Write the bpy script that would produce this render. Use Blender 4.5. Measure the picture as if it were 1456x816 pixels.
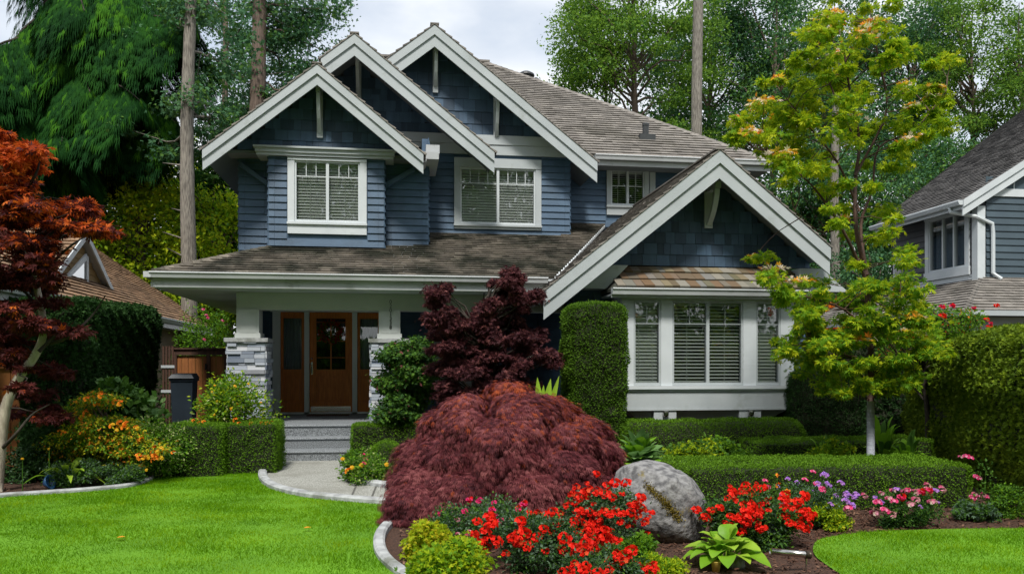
import bpy, math, random
import numpy as np
from mathutils import Vector
R = math.radians
scene = bpy.context.scene
for o in list(bpy.data.objects): bpy.data.objects.remove(o)

# ------------------------------------------------------------------ camera
YAW = R(8); FPX = 1150.0; HZ = 522.0; EYE = 1.55
cd = bpy.data.cameras.new('camera'); cam = bpy.data.objects.new('camera', cd)
scene.collection.objects.link(cam)
cam.location = (0, 0, EYE); cam.rotation_euler = (R(90), 0, -YAW)
cd.sensor_width = 36; cd.lens = 36*FPX/1456; cd.shift_y = (HZ-408)/1456
cd.clip_start = .1; cd.clip_end = 3000
scene.camera = cam

# ------------------------------------------------------------------ sky and sun
SUN_EL, SUN_AZ = R(57), R(191)      # azimuth clockwise from +Y: behind the camera, to its left
w = bpy.data.worlds.new('World'); scene.world = w; w.use_nodes = True
nt = w.node_tree; nt.nodes.clear(); N = nt.nodes.new; L = nt.links.new
sky = N('ShaderNodeTexSky'); sky.sky_type = 'NISHITA'; sky.sun_disc = False
sky.sun_elevation = SUN_EL; sky.sun_rotation = SUN_AZ; sky.air_density = 1.2; sky.dust_density = 2.5
bg1 = N('ShaderNodeBackground'); bg1.inputs[1].default_value = .14; L(sky.outputs[0], bg1.inputs[0])
tc = N('ShaderNodeTexCoord'); mp = N('ShaderNodeMapping'); mp.inputs['Scale'].default_value = (1.6, 1.6, 3.6)
mp.inputs['Location'].default_value = (.55, .2, .1)
L(tc.outputs['Generated'], mp.inputs[0])
nz = N('ShaderNodeTexNoise'); nz.inputs['Scale'].default_value = 1.7; nz.inputs['Detail'].default_value = 7; nz.inputs['Roughness'].default_value = .5
L(mp.outputs[0], nz.inputs['Vector'])
rp = N('ShaderNodeValToRGB'); rp.color_ramp.elements[0].position = .34; rp.color_ramp.elements[1].position = .54
rp.color_ramp.elements[0].color = (.45,)*3+(1,)
L(nz.outputs[0], rp.inputs[0])
nz2 = N('ShaderNodeTexNoise'); nz2.inputs['Scale'].default_value = 2.6; nz2.inputs['Detail'].default_value = 5; L(mp.outputs[0], nz2.inputs['Vector'])
cr = N('ShaderNodeValToRGB'); cr.color_ramp.elements[0].color = (.62, .67, .74, 1); cr.color_ramp.elements[1].color = (.86, .88, .90, 1)
cr.color_ramp.elements[0].position = .32; cr.color_ramp.elements[1].position = .6
L(nz2.outputs[0], cr.inputs[0])
bg2 = N('ShaderNodeBackground'); bg2.inputs[1].default_value = 1.06; L(cr.outputs[0], bg2.inputs[0])
mx = N('ShaderNodeMixShader'); L(rp.outputs[0], mx.inputs[0]); L(bg1.outputs[0], mx.inputs[1]); L(bg2.outputs[0], mx.inputs[2])
wo = N('ShaderNodeOutputWorld'); L(mx.outputs[0], wo.inputs[0])

sd = bpy.data.lights.new('sun', 'SUN'); sun = bpy.data.objects.new('sun', sd); scene.collection.objects.link(sun)
sd.energy = 3.7; sd.angle = R(10); sd.color = (1, .95, .86)
dv = Vector((math.sin(SUN_AZ)*math.cos(SUN_EL), math.cos(SUN_AZ)*math.cos(SUN_EL), math.sin(SUN_EL)))
sun.rotation_euler = dv.to_track_quat('Z', 'Y').to_euler(); sun.location = dv*40

scene.view_settings.view_transform = 'Standard'; scene.view_settings.look = 'None'
scene.view_settings.exposure = 0.32; scene.view_settings.gamma = 1; scene.view_settings.use_curve_mapping = False
scene.render.engine = 'CYCLES'
cy = scene.cycles; cy.max_bounces = 7; cy.diffuse_bounces = 4; cy.glossy_bounces = 3; cy.transmission_bounces = 3; cy.transparent_max_bounces = 10
cy.use_denoising = True; cy.caustics_reflective = False; cy.caustics_refractive = False

# ------------------------------------------------------------------ photo helpers: where a sight line meets a plane of the real place
cY, sY = math.cos(YAW), math.sin(YAW)
def PX(px, Y):
    u = (px-728)/FPX; return Y*(sY+u*cY)/(cY-u*sY)
def PD(px, Y):
    u = (px-728)/FPX; return Y/(cY-u*sY)
def PZ(px, py, Y): return EYE+(HZ-py)*PD(px, Y)/FPX
def W(px, py, Y): return Vector((PX(px, Y), Y, PZ(px, py, Y)))
def GP(px, py, z=0):
    D = (EYE-z)*FPX/(py-HZ); u = (px-728)/FPX
    return Vector((D*(sY+u*cY), D*(cY-u*sY), 0))

# ------------------------------------------------------------------ geometry collector
class Geo:
    def __init__(s): s.V = []; s.F = []; s.n = 0
    def add(s, V, F, m=0):
        V = np.asarray(V, dtype=np.float32).reshape(-1, 3)
        s.V.append(V); F = np.asarray(F, dtype=np.int64)
        s.F.append((F+s.n, np.full(len(F), m) if np.isscalar(m) else np.asarray(m)))
        s.n += len(V)
    def box(s, x0, x1, y0, y1, z0, z1, m=0):
        s.add([(x0,y0,z0),(x1,y0,z0),(x1,y1,z0),(x0,y1,z0),(x0,y0,z1),(x1,y0,z1),(x1,y1,z1),(x0,y1,z1)],
              [(0,3,2,1),(4,5,6,7),(0,1,5,4),(1,2,6,5),(2,3,7,6),(3,0,4,7)], m)
    def hexa(s, P, m=0):       # 8 corners, bottom ring then top ring
        s.add(P, [(0,3,2,1),(4,5,6,7),(0,1,5,4),(1,2,6,5),(2,3,7,6),(3,0,4,7)], m)
    def poly(s, pts, m=0): s.add(pts, [tuple(range(len(pts)))], m)
    def prism(s, pts, off, m=0):   # planar outline swept by off
        n = len(pts); off = np.array(off); P = np.array([tuple(p) for p in pts], float)
        base = np.vstack([P, P+off]).astype(np.float32)
        s.V.append(base); a = s.n; s.n += 2*n
        s.F.append((np.array([list(range(n))])+a, np.array([m])))
        s.F.append((np.array([list(range(2*n-1, n-1, -1))])+a, np.array([m])))
        q = [(i, i+n, (i+1) % n+n, (i+1) % n) for i in range(n)]
        s.F.append((np.array(q)+a, np.full(n, m)))
    def tube(s, pts, rad, sides=8, m=0, cap=True):
        P = np.array([tuple(p) for p in pts], float); n = len(P)
        rad = np.full(n, rad) if np.isscalar(rad) else np.array(rad, float)
        T = np.gradient(P, axis=0); T /= np.linalg.norm(T, axis=1)[:, None]+1e-9
        ref = np.array([0, 0, 1.]) if abs(T[0][2]) < .9 else np.array([1., 0, 0])
        A = np.cross(T, ref); A /= np.linalg.norm(A, axis=1)[:, None]+1e-9; B = np.cross(T, A)
        a = np.linspace(0, 2*np.pi, sides, endpoint=False)
        V = P[:, None]+rad[:, None, None]*(np.cos(a)[None, :, None]*A[:, None]+np.sin(a)[None, :, None]*B[:, None])
        F = [(i*sides+j, i*sides+(j+1) % sides, (i+1)*sides+(j+1) % sides, (i+1)*sides+j) for i in range(n-1) for j in range(sides)]
        base = s.n; s.add(V.reshape(-1, 3), F, m)
        if cap:
            s.F.append((np.array([list(range(sides))])+base, np.array([m])))
            s.F.append((np.array([list(range(n*sides-1, (n-1)*sides-1, -1))])+base, np.array([m])))
    def lathe(s, prof, c=(0,0,0), seg=20, m=0):
        n = len(prof); a = np.linspace(0, 2*np.pi, seg, endpoint=False)
        V = [(c[0]+r*math.cos(t), c[1]+r*math.sin(t), c[2]+z) for r, z in prof for t in a]
        F = [(i*seg+j, i*seg+(j+1) % seg, (i+1)*seg+(j+1) % seg, (i+1)*seg+j) for i in range(n-1) for j in range(seg)]
        b = s.n; s.add(V, F, m)
        s.F.append((np.array([list(range(seg-1, -1, -1))])+b, np.array([m])))
        s.F.append((np.array([list(range((n-1)*seg, n*seg))])+b, np.array([m])))
    def build(s, name, mats, parent=None, loc=None, smooth=False, **props):
        me = bpy.data.meshes.new(name)
        if s.V:
            V = np.vstack(s.V)
            root = None
            if parent is not None:
                r = parent
                while r.parent: r = r.parent
                off = np.array(r.location[:])
            else: off = np.array(loc if loc is not None else (0, 0, 0), float)
            V = (V-off).astype(np.float32)
            tot = sum(len(f) for f, _ in s.F)
            lt = np.concatenate([np.full(len(f), f.shape[1]) for f, _ in s.F if len(f)]).astype(np.int32)
            li = np.concatenate([f.ravel() for f, _ in s.F if len(f)]).astype(np.int32)
            mi = np.concatenate([m for f, m in s.F if len(f)]).astype(np.int32)
            me.vertices.add(len(V)); me.vertices.foreach_set('co', V.ravel())
            me.loops.add(len(li)); me.loops.foreach_set('vertex_index', li)
            me.polygons.add(len(lt)); me.polygons.foreach_set('loop_start', (np.cumsum(lt)-lt).astype(np.int32))
            me.polygons.foreach_set('material_index', mi)
            me.update(calc_edges=True); me.validate()
        if not isinstance(mats, (list, tuple)): mats = [mats]
        for m in mats: me.materials.append(M[m] if isinstance(m, str) else m)
        if s.V: (me.shade_smooth if smooth else me.shade_flat)()
        o = bpy.data.objects.new(name, me); scene.collection.objects.link(o)
        if parent is not None: o.parent = parent
        elif loc is not None: o.location = loc
        for k, v in props.items(): o[k] = v
        return o

def thing(name, loc, label, cat, group=None):
    o = bpy.data.objects.new(name, None); scene.collection.objects.link(o)
    o.empty_display_size = .2; o.location = loc; o['label'] = label; o['category'] = cat
    if group: o['group'] = group
    return o
def structure(o): o['kind'] = 'structure'; return o

# ------------------------------------------------------------------ materials
M = {}
def nodes(name):
    m = bpy.data.materials.new(name); m.use_nodes = True; M[name] = m
    t = m.node_tree; t.nodes.clear(); return m, t, t.nodes.new, t.links.new
def ramp(N, cols):
    r = N('ShaderNodeValToRGB'); e = r.color_ramp.elements
    while len(e) < len(cols): e.new(.5)
    for i, c in enumerate(cols):
        e[i].position = i/max(1, len(cols)-1); e[i].color = tuple(c)+(1,)
    return r
def mat(name, c1, c2=None, sc=4, rough=.6, bump=0, bsc=60, island=0, metal=0, spec=.4, stretch=(1,1,1), detail=4, lo=.35, hi=.65, extra=None):
    m, t, N, L = nodes(name)
    out = N('ShaderNodeOutputMaterial'); b = N('ShaderNodeBsdfPrincipled'); L(b.outputs[0], out.inputs[0])
    b.inputs['Roughness'].default_value = rough; b.inputs['Metallic'].default_value = metal; b.inputs['Specular IOR Level'].default_value = spec
    c2 = c2 or tuple(x*.8 for x in c1)
    tc = N('ShaderNodeTexCoord'); mp = N('ShaderNodeMapping'); mp.inputs['Scale'].default_value = stretch; L(tc.outputs['Object'], mp.inputs[0])
    nz = N('ShaderNodeTexNoise'); nz.inputs['Scale'].default_value = sc; nz.inputs['Detail'].default_value = detail; L(mp.outputs[0], nz.inputs[0])
    r = ramp(N, [c2, c1]); r.color_ramp.elements[0].position = lo; r.color_ramp.elements[1].position = hi; L(nz.outputs[0], r.inputs[0])
    col = r.outputs[0]
    if extra:          # a stain with a shape of its own
        nz3 = N('ShaderNodeTexNoise'); nz3.inputs['Scale'].default_value = extra[1]; nz3.inputs['Detail'].default_value = 6; nz3.inputs['Roughness'].default_value = .65; L(tc.outputs['Object'], nz3.inputs[0])
        r3 = ramp(N, [(0,0,0),(1,1,1)]); r3.color_ramp.elements[0].position = extra[2]; r3.color_ramp.elements[1].position = extra[3]; L(nz3.outputs[0], r3.inputs[0])
        mm = N('ShaderNodeMix'); mm.data_type = 'RGBA'; L(r3.outputs[0], mm.inputs[0]); L(col, mm.inputs[6]); mm.inputs[7].default_value = tuple(extra[0])+(1,); col = mm.outputs[2]
    if island:
        g = N('ShaderNodeNewGeometry'); hs = N('ShaderNodeHueSaturation'); ma = N('ShaderNodeMapRange')
        L(g.outputs['Random Per Island'], ma.inputs[0]); ma.inputs[3].default_value = 1-island; ma.inputs[4].default_value = 1+island
        L(ma.outputs[0], hs.inputs['Value']); L(col, hs.inputs['Color']); col = hs.outputs[0]
    L(col, b.inputs['Base Color'])
    if bump:
        bn = N('ShaderNodeTexNoise'); bn.inputs['Scale'].default_value = bsc; bn.inputs['Detail'].default_value = 5; L(mp.outputs[0], bn.inputs[0])
        bp = N('ShaderNodeBump'); bp.inputs['Strength'].default_value = bump; bp.inputs['Distance'].default_value = .02; L(bn.outputs[0], bp.inputs['Height']); L(bp.outputs[0], b.inputs['Normal'])
    return m
def leaf(name, cols, tr=.35, rough=.6, sc=1.2, mixn=.45, spec=.16):
    m, t, N, L = nodes(name)
    out = N('ShaderNodeOutputMaterial'); b = N('ShaderNodeBsdfPrincipled'); tl = N('ShaderNodeBsdfTranslucent'); mx = N('ShaderNodeMixShader')
    b.inputs['Roughness'].default_value = rough; b.inputs['Specular IOR Level'].default_value = spec
    g = N('ShaderNodeNewGeometry'); tc = N('ShaderNodeTexCoord')
    nz = N('ShaderNodeTexNoise'); nz.inputs['Scale'].default_value = sc; nz.inputs['Detail'].default_value = 3; L(tc.outputs['Object'], nz.inputs[0])
    mr = N('ShaderNodeMapRange'); mr.inputs[1].default_value = .3; mr.inputs[2].default_value = .7; L(nz.outputs[0], mr.inputs[0])
    mm = N('ShaderNodeMix'); mm.inputs[0].default_value = mixn; L(g.outputs['Random Per Island'], mm.inputs[2]); L(mr.outputs[0], mm.inputs[3])
    r = ramp(N, cols); L(mm.outputs[0], r.inputs[0])
    L(r.outputs[0], b.inputs['Base Color']); L(r.outputs[0], tl.inputs[0])
    mx.inputs[0].default_value = tr; L(b.outputs[0], mx.inputs[1]); L(tl.outputs[0], mx.inputs[2]); L(mx.outputs[0], out.inputs[0])
    return m

mat('siding', (.066,.120,.195), (.053,.099,.165), 3, .55, .15, 40, island=.10, stretch=(.4,1,2.5), extra=((.036,.066,.105), 1.6, .48, .78))
mat('shingle_wall', (.050,.092,.150), (.038,.070,.118), 3, .6, .25, 60, island=.42, stretch=(3,1,.6))
mat('sheathing', (.02,.024,.03))
mat('trim', (.43,.47,.495), (.38,.42,.445), 2, .5, .05, 30, extra=((.27,.30,.28), 2.2, .58, .80))
mat('trim_white', (.58,.625,.66), (.52,.565,.60), 2, .45, extra=((.36,.40,.39), 3.1, .60, .85))
mat('porch_grey', (.46,.49,.48), (.40,.43,.42), 2, .6)
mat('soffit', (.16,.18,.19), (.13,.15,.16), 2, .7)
mat('gutter', (.50,.53,.55), (.40,.42,.44), 1.2, .35, extra=((.25,.27,.26), 3, .58, .75))
mat('roof_shingle', (.235,.218,.200), (.17,.157,.145), 2.2, .85, .35, 90, island=.20, extra=((.13,.12,.105), .9, .52, .68))
mat('roof_mossy', (.165,.145,.12), (.10,.088,.072), 1.5, .85, .5, 90, island=.35, extra=((.022,.024,.015), 1.1, .43, .58))
mat('roof_edge', (.05,.052,.045), (.03,.035,.025), 5, .9, .3, 40)
mat('roof_brown', (.25,.155,.09), (.18,.115,.07), 2.2, .85, .3, 90, island=.3)
mat('roof_dark', (.135,.13,.13), (.10,.097,.097), 2, .85, .3, 90, island=.28)
m_ = None
leaf('cedar_shake', [(.20,.17,.11),(.08,.06,.04),(.24,.23,.20),(.13,.10,.07),(.15,.095,.055),(.17,.17,.165),(.11,.10,.05),(.27,.26,.25)], tr=0, rough=.85, mixn=0)
mat('black', (.01,.01,.012), rough=.5)
mat('lead', (.045,.05,.055), rough=.5)
mat('frame_white', (.82,.85,.86), (.78,.81,.82), 2, .45); mat('door_wood', (.66,.20,.032), (.50,.135,.02), 6, .4, .1, 60, stretch=(6,6,.7))
mat('metal', (.6,.58,.55), rough=.25, metal=1)
mat('bronze', (.06,.045,.03), rough=.4, metal=.6)
mat('aggregate', (.27,.295,.32), (.08,.09,.10), 80, .8, .5, 120, detail=2, lo=.40, hi=.60)
mat('path_paving', (.40,.41,.38), (.15,.15,.135), 90, .85, .5, 140, detail=2, lo=.36, hi=.62, extra=((.19,.19,.165), 1.3, .5, .72))
mat('concrete', (.40,.42,.43), (.24,.25,.26), 9, .85, .4, 60, extra=((.10,.11,.08), 2.5, .52, .72))
mat('joint', (.10,.10,.09), rough=.9)
mat('mortar', (.10,.105,.11), rough=.9, bump=.4)
leaf('ledge_stone', [(.26,.30,.38),(.44,.48,.55),(.15,.18,.24),(.36,.40,.46),(.56,.58,.62),(.07,.08,.10)], tr=0, rough=.8, mixn=.1)
mat('blind', (.86,.88,.85), (.80,.82,.79), rough=.6)
mat('curtain', (.60,.66,.70), (.36,.42,.46), 9, .8, stretch=(1,3,.05))
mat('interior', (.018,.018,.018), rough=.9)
mat('cedar_fence', (.30,.115,.032), (.20,.07,.02), 4, .7, .3, 40, island=.2, stretch=(6,6,.5))
mat('dark_wood', (.075,.035,.022), (.045,.022,.015), 4, .7, .3, 40, island=.2, stretch=(6,6,.5))
mat('bin_plastic', (.018,.028,.040), (.014,.022,.032), 4, .45)
mat('neighbour_siding', (.26,.17,.065), (.21,.135,.05), 3, .7, island=.08)
mat('neighbour_siding_grey', (.062,.066,.078), (.05,.053,.064), 3, .6, island=.1)
mat('neighbour_siding_blue', (.058,.088,.112), (.05,.076,.098), 3, .6, island=.1)
mat('bark_grey', (.27,.25,.215), (.10,.09,.078), 7, .9, .7, 22, stretch=(5,5,.6))
mat('bark_brown', (.17,.125,.10), (.075,.055,.043), 5, .9, .7, 22, stretch=(5,5,.6))
mat('bark_pale', (.42,.37,.30), (.24,.20,.16), 7, .8, .4, 40, stretch=(3,3,.8))
mat('bark_red', (.09,.045,.03), (.04,.02,.015), 6, .7, .3, 40)
mat('bark_dark', (.045,.035,.028), (.02,.017,.013), 6, .9, .5, 30)
mat('trunk_wrap', (.46,.49,.56), (.33,.36,.42), 3, .8, .6, 18, stretch=(1,1,9))
mat('twigs_shade', (.022,.026,.012), (.010,.014,.006), 20, .95, .8, 60)  # hedge core: twigs, with the inner shade put into the near-black colour
mat('rock', (.235,.235,.24), (.085,.085,.09), 16, .9, .9, 26, detail=9, lo=.36, hi=.6, extra=((.17,.13,.02), 3.2, .62, .68))
mat('moss', (.20,.15,.02), (.10,.09,.015), 25, .95, .9, 60)
mat('mulch', (.085,.042,.026), (.028,.014,.010), 60, .95, 1, 80, detail=8, lo=.35, hi=.62)
leaf('mulch_chip', [(.13,.065,.04),(.05,.024,.016),(.09,.045,.03),(.20,.12,.08)], tr=0, rough=.9, mixn=.2)
mat('ground', (.06,.07,.03), (.04,.045,.02), 1, .95)
mat('lawn', (.12,.29,.007), (.085,.22,.006), 1.1, .9, .5, 120, detail=5)
mat('blue_glaze', (.03,.10,.24), rough=.25)
mat('yellow_cup', (.75,.55,.12), rough=.4)
mat('ink', (.02,.02,.02), rough=.6)
mat('sign_white', (.6,.7,.7), rough=.5)

def glass(name, tint=(.55,.6,.62), refl=.12):
    m, t, N, L = nodes(name)
    out = N('ShaderNodeOutputMaterial'); tr = N('ShaderNodeBsdfTransparent'); gl = N('ShaderNodeBsdfGlossy'); mx = N('ShaderNodeMixShader')
    tr.inputs[0].default_value = tuple(tint)+(1,); gl.inputs['Roughness'].default_value = .015
    lw = N('ShaderNodeLayerWeight'); lw.inputs[0].default_value = .35
    mr = N('ShaderNodeMapRange'); mr.inputs[3].default_value = refl; mr.inputs[4].default_value = .8; L(lw.outputs['Fresnel'], mr.inputs[0])
    nz = N('ShaderNodeTexNoise'); nz.inputs['Scale'].default_value = 1.5; bp = N('ShaderNodeBump'); bp.inputs['Strength'].default_value = .03
    L(nz.outputs[0], bp.inputs['Height']); L(bp.outputs[0], gl.inputs['Normal'])
    L(mr.outputs[0], mx.inputs[0]); L(tr.outputs[0], mx.inputs[1]); L(gl.outputs[0], mx.inputs[2]); L(mx.outputs[0], out.inputs[0])
glass('glass', (.97,.99,.99), .08); glass('glass_clear', (.95,.98,.98), .06); glass('glass_dark', (.22,.26,.27), .10); glass('glass_door', (.85,.88,.88), .05)

# leaves
leaf('leaf_hedge', [(.050,.125,.006),(.095,.21,.009),(.15,.29,.012)], .25, mixn=.3)
leaf('leaf_hedge_dark', [(.010,.034,.008),(.020,.062,.012),(.036,.095,.016)], .2, mixn=.4)
leaf('leaf_hedge_yellow', [(.045,.095,.008),(.13,.21,.012),(.26,.34,.018)], .3, sc=2.5)
leaf('leaf_thuja', [(.035,.090,.006),(.075,.165,.010),(.12,.23,.014)], .25, mixn=.3)
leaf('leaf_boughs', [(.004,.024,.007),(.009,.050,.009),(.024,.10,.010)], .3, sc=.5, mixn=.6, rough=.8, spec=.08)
leaf('leaf_bough_lit', [(.025,.11,.010),(.07,.21,.012)], .35, rough=.8, spec=.08)
leaf('leaf_forest', [(.032,.10,.020),(.075,.18,.030),(.15,.28,.042)], .35, sc=.35, mixn=.55)
leaf('leaf_forest_blue', [(.030,.10,.045),(.060,.16,.070),(.11,.23,.10)], .3, sc=.35, mixn=.55)
leaf('leaf_bright', [(.07,.18,.010),(.14,.30,.014),(.26,.42,.02)], .45, sc=.6, mixn=.5)
leaf('leaf_forest_light', [(.09,.20,.02),(.16,.30,.03),(.26,.41,.045)], .45, sc=.5)
leaf('leaf_lime', [(.17,.31,.010),(.36,.48,.014),(.62,.62,.020)], .5, sc=1.5, mixn=.5)
leaf('leaf_gold', [(.70,.56,.03),(.82,.42,.02),(.74,.62,.10)], .45, mixn=.2)
leaf('leaf_cream', [(.75,.72,.60),(.80,.66,.55),(.70,.72,.42)], .4, mixn=.2)
leaf('leaf_orange', [(.75,.20,.02),(.85,.33,.03),(.62,.12,.02)], .4, mixn=.2)
leaf('leaf_purple', [(.026,.009,.013),(.065,.019,.025),(.15,.046,.050)], .3, sc=2, mixn=.45)
leaf('leaf_purple_tip', [(.24,.085,.08),(.17,.06,.06)], .35)
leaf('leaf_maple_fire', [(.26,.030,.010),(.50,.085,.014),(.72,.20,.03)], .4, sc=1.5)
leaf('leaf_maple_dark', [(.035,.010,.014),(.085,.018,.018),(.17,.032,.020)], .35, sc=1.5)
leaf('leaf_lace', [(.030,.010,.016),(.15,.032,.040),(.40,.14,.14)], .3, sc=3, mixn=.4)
leaf('leaf_lace_lit', [(.20,.045,.030),(.36,.065,.025),(.52,.13,.03)], .35, sc=3, mixn=.3)
leaf('leaf_shrub', [(.03,.085,.012),(.06,.15,.018),(.11,.22,.02)], .3, sc=2.5)
leaf('leaf_shrub_dark', [(.014,.045,.014),(.03,.085,.020),(.05,.12,.025)], .25, sc=2.5)
leaf('leaf_grey', [(.06,.11,.065),(.11,.18,.11),(.04,.085,.05)], .25, sc=3)
leaf('leaf_variegated', [(.10,.22,.03),(.35,.42,.14),(.55,.58,.30)], .35, mixn=.2)
leaf('leaf_hosta', [(.10,.26,.015),(.17,.36,.02),(.26,.44,.03)], .35, sc=6, mixn=.4, rough=.4)
leaf('leaf_gold_green', [(.24,.30,.012),(.52,.46,.018),(.16,.24,.014)], .4, sc=3)
leaf('petal_red', [(.80,.016,.006),(.62,.010,.006),(.88,.035,.012)], .25, mixn=.1)
leaf('petal_orange', [(.85,.22,.02),(.90,.36,.03),(.75,.14,.02)], .3, mixn=.1)
leaf('petal_pink', [(.75,.16,.34),(.80,.34,.50),(.62,.07,.20)], .3, mixn=.1)
leaf('petal_magenta', [(.62,.02,.14),(.75,.06,.22)], .3, mixn=.1)
leaf('petal_purple', [(.40,.18,.62),(.55,.26,.66),(.25,.15,.60)], .3, mixn=.1)
leaf('grass_blade', [(.052,.160,.002),(.125,.285,.003),(.25,.375,.007)], .35, sc=1.3, mixn=.55, spec=.05)
leaf('petal_red_faded', [(.62,.03,.012),(.45,.012,.008),(.80,.10,.03)], .25, mixn=.1)

# ------------------------------------------------------------------ foliage tools
def unit(a): return a/(np.linalg.norm(a, axis=-1, keepdims=True)+1e-9)
T_OVAL = (np.array([(0,0,0),(.27,.42,.07),(0,1,-.05),(-.27,.42,.07)]), [(0,1,2,3)])
T_ROUND = (np.array([(0,0,0),(.3,.2,.04),(.36,.6,.05),(0,1,-.06),(-.36,.6,.05),(-.3,.2,.04)]), [(0,1,2,3),(0,3,4,5)])
T_BLADE = (np.array([(-.05,0,0),(.05,0,0),(.04,.55,.03),(0,1,-.10),(-.04,.55,.03)]), [(0,1,2,4),(4,2,3,3)])
T_BLADE = (np.array([(-.05,0,0),(.05,0,0),(.045,.6,.04),(-.02,1,-.10)]), [(0,1,2,3)])
T_NARROW = (np.array([(0,0,0),(.13,.4,.05),(0,1,-.12),(-.13,.4,.05)]), [(0,1,2,3)])
def star(angs, lens, wd, cup=0., droop=-.1):
    V = [(0,0,0)]; F = []
    for a, l in zip(angs, lens):
        c, s = math.cos(R(a)), math.sin(R(a)); i = len(V)
        for (x, y, z) in ((wd*l, .55*l, .02+cup*.5), (0, l, droop+cup), (-wd*l, .55*l, .02+cup*.5)):
            V.append((x*c+y*s, -x*s+y*c, z))
        F.append((0, i, i+1, i+2))
    return np.array(V), F
T_PALM = star((-75,-38,0,38,75), (.6,.88,1,.88,.6), .15)
T_LACE = star((-34,-12,9,30), (.75,1,.95,.7), .050, droop=-.18)
T_TRI = star((-45,0,45), (.8,1,.8), .22)
T_FLOWER = star((0,72,144,216,288), (1,)*5, .42, cup=.25)
def feather():
    V, F = [], []
    for s in (-1, 1):
        for k in range(4):
            y0 = .08+k*.2; l = .42*(1-.55*k/4); i = len(V)
            V += [(0,y0,0),(s*l*.5, y0+.17, -.02),(s*l, y0+.30*l/.42+.06, -.14),(s*l*.5, y0+.05, -.02)]; F.append((i,i+1,i+2,i+3) if s > 0 else (i+3,i+2,i+1,i))
    i = len(V); V += [(-.04,.1,.01),(.04,.1,.01),(.05,.75,0),(0,1,-.08)]; F.append((i,i+1,i+2,i+3))
    return np.array(V), F
T_FEATHER = feather()
T_STRAND = star((-13,-4,5,14), (.8,1,.95,.75), .032, droop=-.12)
def scatter(g, T, P, D, Nn, S, m=0):
    P = np.asarray(P, float); n = len(P)
    if n == 0: return
    D = unit(np.asarray(D, float)); X = unit(np.cross(D, Nn)); Z = np.cross(X, D)
    S = (np.full(n, S) if np.isscalar(S) else np.asarray(S))[:, None, None]
    tv, tf = T; k = len(tv)
    V = P[:, None]+S*(tv[None, :, 0:1]*X[:, None]+tv[None, :, 1:2]*D[:, None]+tv[None, :, 2:3]*Z[:, None])
    F = (np.arange(n)*k)[:, None, None]+np.array(tf)[None]
    mm = m if np.isscalar(m) else np.repeat(m, len(tf))
    g.add(V.reshape(-1, 3), F.reshape(-1, len(tf[0])), mm)
def rdir(rng, n): return unit(rng.normal(size=(n, 3)))
def choose(rng, n, probs): return rng.choice(len(probs), n, p=np.array(probs)/sum(probs))
def lump(P, sc, seed):       # cheap smooth 3-D noise in -1..1
    r = np.random.default_rng(seed); out = 0
    for k in range(5):
        f = r.normal(size=3)*sc*(1+.5*k); out = out+np.sin(P@f+r.uniform(0, 6.3))/(1+.4*k)
    return out/2.4

def leafy(rng, g, P, out, T, size, m, droop=.0, up=.35, jit=.9, flat=0.):
    """leaves at P, faces turned outwards and to the light"""
    n = len(P)
    D = unit(out+jit*rdir(rng, n)+np.array([0, 0, -droop])); Nn = unit(out*.6+np.array([0, 0, up+flat])+.6*rdir(rng, n))
    scatter(g, T, P, D, Nn, size*rng.uniform(.65, 1.25, n), m)

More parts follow.
